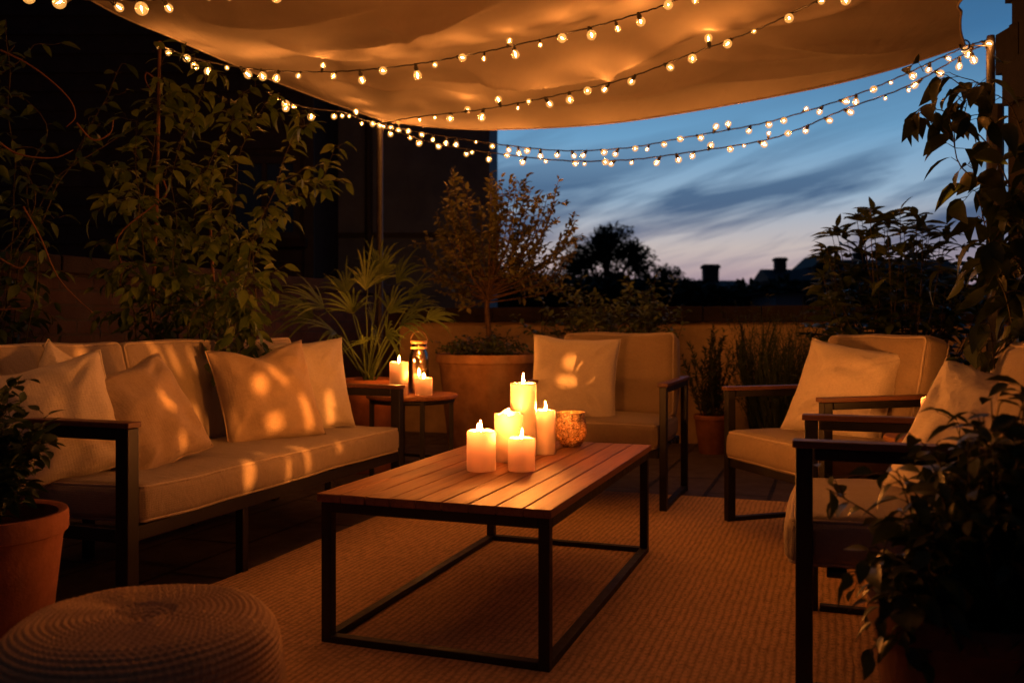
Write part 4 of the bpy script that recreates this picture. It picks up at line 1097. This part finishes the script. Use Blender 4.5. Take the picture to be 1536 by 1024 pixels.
# broadleaf shrub behind the right armchair
c0 = at(1350, 487, 5.35); c0.z = 0
r = thing('broadleaf_shrub', 'large broadleaf shrub standing dark against the sky behind the right armchair', 'shrub', c0)
make_pot(r, .24, .42, M['terra'], 40, lip=.05)
sb, lb = MB(), MB()
tips = [(1255,345),(1285,325),(1305,318),(1330,330),(1350,318),(1375,325),(1395,345),(1420,352),(1445,370),(1240,372),(1250,400),(1232,430),(1270,440),(1300,400),(1335,380),(1370,385),(1410,395),(1450,420),(1470,450),(1228,470),(1250,490),(1290,480),(1330,450),(1380,450),(1420,470),(1290,500),(1460,500),(1340,500)]
for (px, py) in tips:
    for rep in range(3):
        e = at(px+rng.uniform(-20,20)*(rep > 0), py+rng.uniform(0,45)*(rep > 0), 5.35+rng.uniform(-.3,.35))-c0
        s0 = Vector((rng.uniform(-.08,.08), rng.uniform(-.08,.08), .38)); p = resample(catmull([s0, s0.lerp(e, .5)+Vector((e.x*.15, e.y*.2, .03)), e], 6), 11)
        sb.tube(p, [.007*(1-.75*k/10) for k in range(11)], 5)
        leaves_on(lb, p, .115, .42, .055, .45, .22, .35, stem=sb, pet=.18)
        tp = p[-1]
        for k in range(6):
            a = k*1.05+rng.uniform(-.3,.3); dd = Vector((cos(a), sin(a), rng.uniform(.0,.6))).normalized(); lb.leaf(tp, dd, (Vector((0,0,1))+rv()*.4).normalized(), .125*rng.uniform(.7,1.15), .048, rng.uniform(.1,.45), .15)
sb.build('stem', M['stem'], r, 180); lb.build('foliage', M['leaf_shrub'], r, 180)

# climbers behind the sofa: stems given by where they run
def climber(name, label, cat, root_p, shoots, leafm, L, W, step, extra=(), droop=.3, twigs=5, start=.08, stemm='stem', r0=.005, tw=(.1,.28), group=None):
    r = thing(name, label, cat, root_p, 0, group); o0 = Vector(root_p); sb, lb = MB(), MB()
    for sh in shoots:
        pts = [at(*q)-o0 for q in sh]; pts = resample(catmull(pts, 8), max(8, len(sh)*6)); n = len(pts)
        s0 = rng.uniform(0, 90)
        pts = [p+Vector((mnoise.noise(p*3+Vector((s0,0,0))), mnoise.noise(p*3+Vector((0,s0,0)))*1.5, mnoise.noise(p*3+Vector((0,0,s0)))))*.05*(i > 0) for i, p in enumerate(pts)]
        sb.tube(pts, [r0*(1-.7*k/(n-1)) for k in range(n)], 5)
        leaves_on(lb, pts, L, W, step, start, droop, .15, .8, .6, stem=sb)
        for k in range(twigs):
            a = pts[rng.randint(2, n-1)]; d = Vector((rng.uniform(-1,1), rng.uniform(-1,.5), rng.uniform(-.5,.6))).normalized()
            p2 = arc(a, a+d*rng.uniform(*tw), .02, .12, 6); sb.tube(p2, [r0*.4*(1-.7*j/6) for j in range(7)], 4)
            leaves_on(lb, p2, L, W, step, .15, droop, .1, .8, .6, stem=sb)
    sb.build('stem', M[stemm], r, 180); lb.build('foliage', M[leafm], r, 180)
    if extra:
        for e in extra:
            tb = MB(); p = catmull([at(*q)-o0 for q in e], 8); tb.tube(p, [.0045*(1-.6*k/(len(p)-1)) for k in range(len(p))], 5)
            tb.build('tendril', M['tendril'], r, 180)
    return r
# canes / stake
def cane(label, a, b_, rad):
    r = thing('garden_cane', label, 'cane', (a.x, a.y, 0), 0, 'canes behind the sofa')
    p = arc((0,0,0), b_-Vector((a.x, a.y, 0)), 0, .004, 24); mb = MB()
    mb.tube(p, [rad*(1.16 if k % 4 == 0 else 1)*(1-.2*k/24) for k in range(25)], 8); mb.build('shaft', M['cane'], r, 180)
cane('tall stake carrying the end of a festoon string in the vine', at(216,512,4.45), at(242,62,4.45), .0095)
cane('shorter reddish cane leaning in the vine', at(339,512,4.72), at(314,305,4.72), .009)
rp_ = at(270, 487, 4.62); rp_.z = 0
sh = []
Yv = 4.55
for q in ([(225,640),(218,500),(225,400),(215,300),(235,200),(245,110),(262,85)], [(240,640),(250,480),(285,380),(300,290),(330,210),(350,150),(375,140)], [(330,640),(335,500),(320,400),(345,300),(370,220),(390,160),(412,140)],
          [(300,640),(300,480),(270,420),(255,330),(270,240),(290,170),(310,120)], [(345,640),(352,480),(370,400),(385,320),(420,250),(445,205),(455,200)], [(340,640),(345,450),(390,350),(430,290),(470,268),(515,275)],
          [(250,640),(262,520),(260,440),(230,350),(195,280),(175,240),(165,250)], [(320,640),(330,520),(380,480),(385,420),(375,360),(400,330),(420,310)], [(210,640),(200,500),(185,420),(200,330),(215,240),(205,180)],
          [(280,640),(285,500),(320,440),(345,360),(310,300),(320,230)], [(290,640),(292,560),(300,470),(250,460),(215,440),(185,430)], [(300,600),(310,520),(330,450),(350,470),(375,500)]):
    dy = rng.uniform(-.22,.25); sh.append([(x, y, Yv+dy+.1*rng.uniform(-1,1)) for x, y in q])
climber('climbing_vine', 'dense leafy climbing vine on canes behind the middle of the sofa', 'climbing plant', rp_, sh, 'leaf_vine', .078, .50, .025,
    [[(243,130,4.3),(222,110,4.3),(218,120,4.3),(228,138,4.3)], [(245,270,4.3),(250,290,4.3),(235,305,4.3),(190,340,4.25),(175,365,4.25),(183,400,4.25),(180,430,4.3)], [(330,410,4.4),(345,440,4.4),(350,500,4.4)]], twigs=12)
rp_ = at(20, 487, 3.95); rp_.z = 0
sh = []
for q in ([(10,640),(5,480),(20,330),(5,200),(15,100),(8,40)], [(30,640),(40,500),(60,380),(40,280),(60,200),(30,150)], [(-20,640),(-30,400),(-20,250),(-10,120),(20,70)], [(0,600),(10,480),(40,430),(70,450),(45,470)], [(20,600),(25,450),(60,330),(110,250),(140,180),(195,95)],
          [(15,600),(10,420),(70,300),(130,230),(175,195)], [(-30,600),(-20,430),(20,360),(50,300),(20,240)], [(40,600),(60,520),(40,480),(20,500)]):
    dy = rng.uniform(-.2,.3); sh.append([(x, y, 3.95+dy+.08*rng.uniform(-1,1)) for x, y in q])
climber('wild_vine', 'straggling vine with curling tendrils at the left border', 'climbing plant', rp_, sh, 'leaf_vine_dim', .075, .52, .05,
    [[(0,75,3.8),(40,95,3.8),(75,120,3.8),(105,150,3.8),(113,175,3.8),(100,190,3.8)], [(0,215,3.7),(30,232,3.7),(80,237,3.7),(110,225,3.7)], [(115,185,3.8),(140,210,3.8),(165,200,3.8),(170,180,3.8)], [(35,310,3.7),(60,355,3.7),(90,420,3.7),(140,470,3.7)], [(0,388,3.7),(30,402,3.7),(45,385,3.7)], [(0,465,3.6),(40,462,3.6)]], twigs=5)

# right-hand climber by the pole, large leaves against the sky
rp_ = at(1545, 487, 2.75); rp_.z = 0
sh = []
for q in ([(1560,800),(1540,500),(1530,330),(1500,260),(1450,180),(1410,160),(1375,180)], [(1560,800),(1545,450),(1520,320),(1470,265),(1430,230),(1405,170),(1405,150)], [(1570,800),(1555,500),(1550,300),(1520,190),(1480,150),(1445,150)],
          [(1560,800),(1530,560),(1500,430),(1470,330),(1455,300)], [(1555,800),(1530,640),(1500,560),(1480,490),(1450,520)], [(1570,800),(1550,600),(1520,480),(1490,390),(1500,330)], [(1565,800),(1545,680),(1510,600),(1470,600)],
          [(1580,700),(1560,400),(1545,250),(1530,200)], [(1575,800),(1560,560),(1535,420),(1520,370)]):
    dy = rng.uniform(-.15,.15); sh.append([(x, y, 2.75+dy) for x, y in q])
climber('broad_climber', 'dark climber with large hanging leaves beside the right pole', 'climbing plant', rp_, sh, 'leaf_dark', .09, .55, .046, droop=.45, twigs=12, start=.2, tw=(.06,.2))

# foreground plant at lower right
r = thing('foreground_shrub', 'leafy shrub in a clay pot at the lower right corner', 'potted plant', (.90, 1.80, 0))
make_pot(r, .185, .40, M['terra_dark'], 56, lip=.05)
o0 = Vector((.90, 1.80, 0)); sb, lb = MB(), MB()
tips = [(1240,732),(1275,857),(1292,880),(1345,705),(1405,665),(1440,640),(1480,650),(1520,630),(1545,650),(1345,850),(1310,830),(1390,745),(1420,720),(1460,700),(1500,700),(1540,720),(1360,800),(1400,790),(1440,780),(1480,780),(1520,800),(1380,860),(1430,860),(1480,860),(1355,770),(1550,850),(1330,890),(1400,700),(1500,740),(1370,915),(1400,940),(1440,920),(1480,940),(1520,915),(1345,935),(1420,970),(1500,980),(1380,985),(1540,950),(1500,605),(1540,585),(1475,625),(1318,930),(1340,955),(1310,905),(1360,985)]
for (px, py) in tips:
    for rep in range(2 if px > 1335 else 1):
        e = at(px+rng.uniform(-14,14)*(rep > 0), py+rng.uniform(-5,30)*(rep > 0), 1.80+rng.uniform(-.17,.2))-o0
        s0 = Vector((rng.uniform(-.07,.07), rng.uniform(-.07,.07), .35)); p = resample(catmull([s0, s0.lerp(e, .5)+Vector((e.x*.05, e.y*.2, .05)), e], 6), 11)
        sb.tube(p, [.0038*(1-.7*k/10) for k in range(11)], 5)
        leaves_on(lb, p, .060, .55, .028, .3, .3, .3, stem=sb, pet=.2)
        for k in range(2):
            a = p[rng.randint(4, 9)]; p2 = arc(a, a+(rv()+Vector((0,0,.3))).normalized()*rng.uniform(.05,.11), .01, .1, 5); sb.tube(p2, [.0018*(1-.6*j/5) for j in range(6)], 4)
            leaves_on(lb, p2, .042, .55, .02, .2, .3, .3, stem=sb, pet=.2)
sb.build('stem', M['stem'], r, 180); lb.build('foliage', M['leaf_dark'], r, 180)

# ------------------------------------------------------------------ far trees
def far_tree(label, px, py_top, py_bot, wpx, Y, n, seed):
    g = random.Random(seed); p0 = at(px, 487, Y); top = at(px, py_top, Y).z; bot = at(px, py_bot, Y).z; R = wpx/2*Y/F
    r = thing('far_tree', label, 'tree', (p0.x, Y, -.03), 0, 'trees beyond the garden wall')
    sb, lb = MB(), MB(); sb.tube([(0,0,0),(0.1,0,bot*.6),(0,0,bot+(top-bot)*.5)], [.28,.2,.1], 8)
    cl = []
    for i in range(26):
        a = g.uniform(0, 6.28); q = sqrt(g.random()); zz = g.random()
        wz = sin(pi*min(1, .15+zz*.8))**.7
        c = Vector((R*.85*q*wz*cos(a), R*.85*q*wz*sin(a), bot+(top-bot)*(.05+.88*zz))); cl.append((c, g.uniform(.16,.34)*R))
        sb.tube([(0,0,bot*.8), c*.6+Vector((0,0,bot*.3)), c], [.1,.06,.02], 5)
    for i in range(n):
        c, rr = cl[g.randrange(26)]; d_ = Vector((g.gauss(0,1), g.gauss(0,1), g.gauss(0,1))).normalized()*rr*g.random()**.4
        lb.leaf_simple(c+d_, Vector((g.uniform(-1,1), g.uniform(-1,1), g.uniform(-.6,.6))), Vector((g.uniform(-.5,.5), g.uniform(-.5,.5), 1)), R*.12*g.uniform(.6,1.4), R*.06)
    sb.build('trunk', M['bark'], r, 180); lb.build('crown', M['leaf_far'], r, 180)
far_tree('big round topped tree in silhouette beyond the wall', 912, 343, 435, 145, 55, 4300, 3)
far_tree('smaller tree at the left foot of the round topped tree', 850, 388, 450, 90, 58, 2600, 4)
far_tree('low bushy tree at the right foot of the round topped tree', 995, 402, 450, 110, 60, 2600, 5)
far_tree('spreading tree directly behind the potted tree', 785, 400, 460, 110, 50, 2600, 6)
g = random.Random(12); lb = MB()
for i in range(9000):
    px = g.uniform(690, 1500); Y = g.uniform(36, 46); t0 = 425+14*mnoise.noise(Vector((px*.02, 0, 0)))+7*mnoise.noise(Vector((px*.09, 3, 0)))+ (8 if px > 1030 else 0)
    p = at(px, t0+abs(g.gauss(0, 18)), Y); 
    if p.z < .05: p.z = .05
    lb.leaf_simple(p, Vector((g.uniform(-1,1), g.uniform(-1,1), g.uniform(-.6,.8))), Vector((g.uniform(-.5,.5), g.uniform(-.5,.5), 1)), .5*g.uniform(.6,1.4), .3)
for i in range(3000):
    px = g.uniform(690, 1500); lb.leaf_simple(at(px, g.uniform(452, 508), g.uniform(40, 46)), rv(), rv(), .7, .5)
o = lb.build('hedge_undergrowth', M['leaf_far'], None, 180); tag(o, 'dark mass of hedges and undergrowth beyond the garden wall', 'hedge', kind='stuff')

# ------------------------------------------------------------------ render settings
S.view_settings.view_transform = 'Standard'; S.view_settings.look = 'None'; S.view_settings.exposure = 0; S.view_settings.gamma = 1
S.cycles.use_denoising = True
S.cycles.sample_clamp_indirect = 0; S.cycles.max_bounces = 8; S.cycles.diffuse_bounces = 4; S.cycles.transparent_max_bounces = 16
S.cycles.caustics_reflective = False; S.cycles.caustics_refractive = False
S.render.film_transparent = False
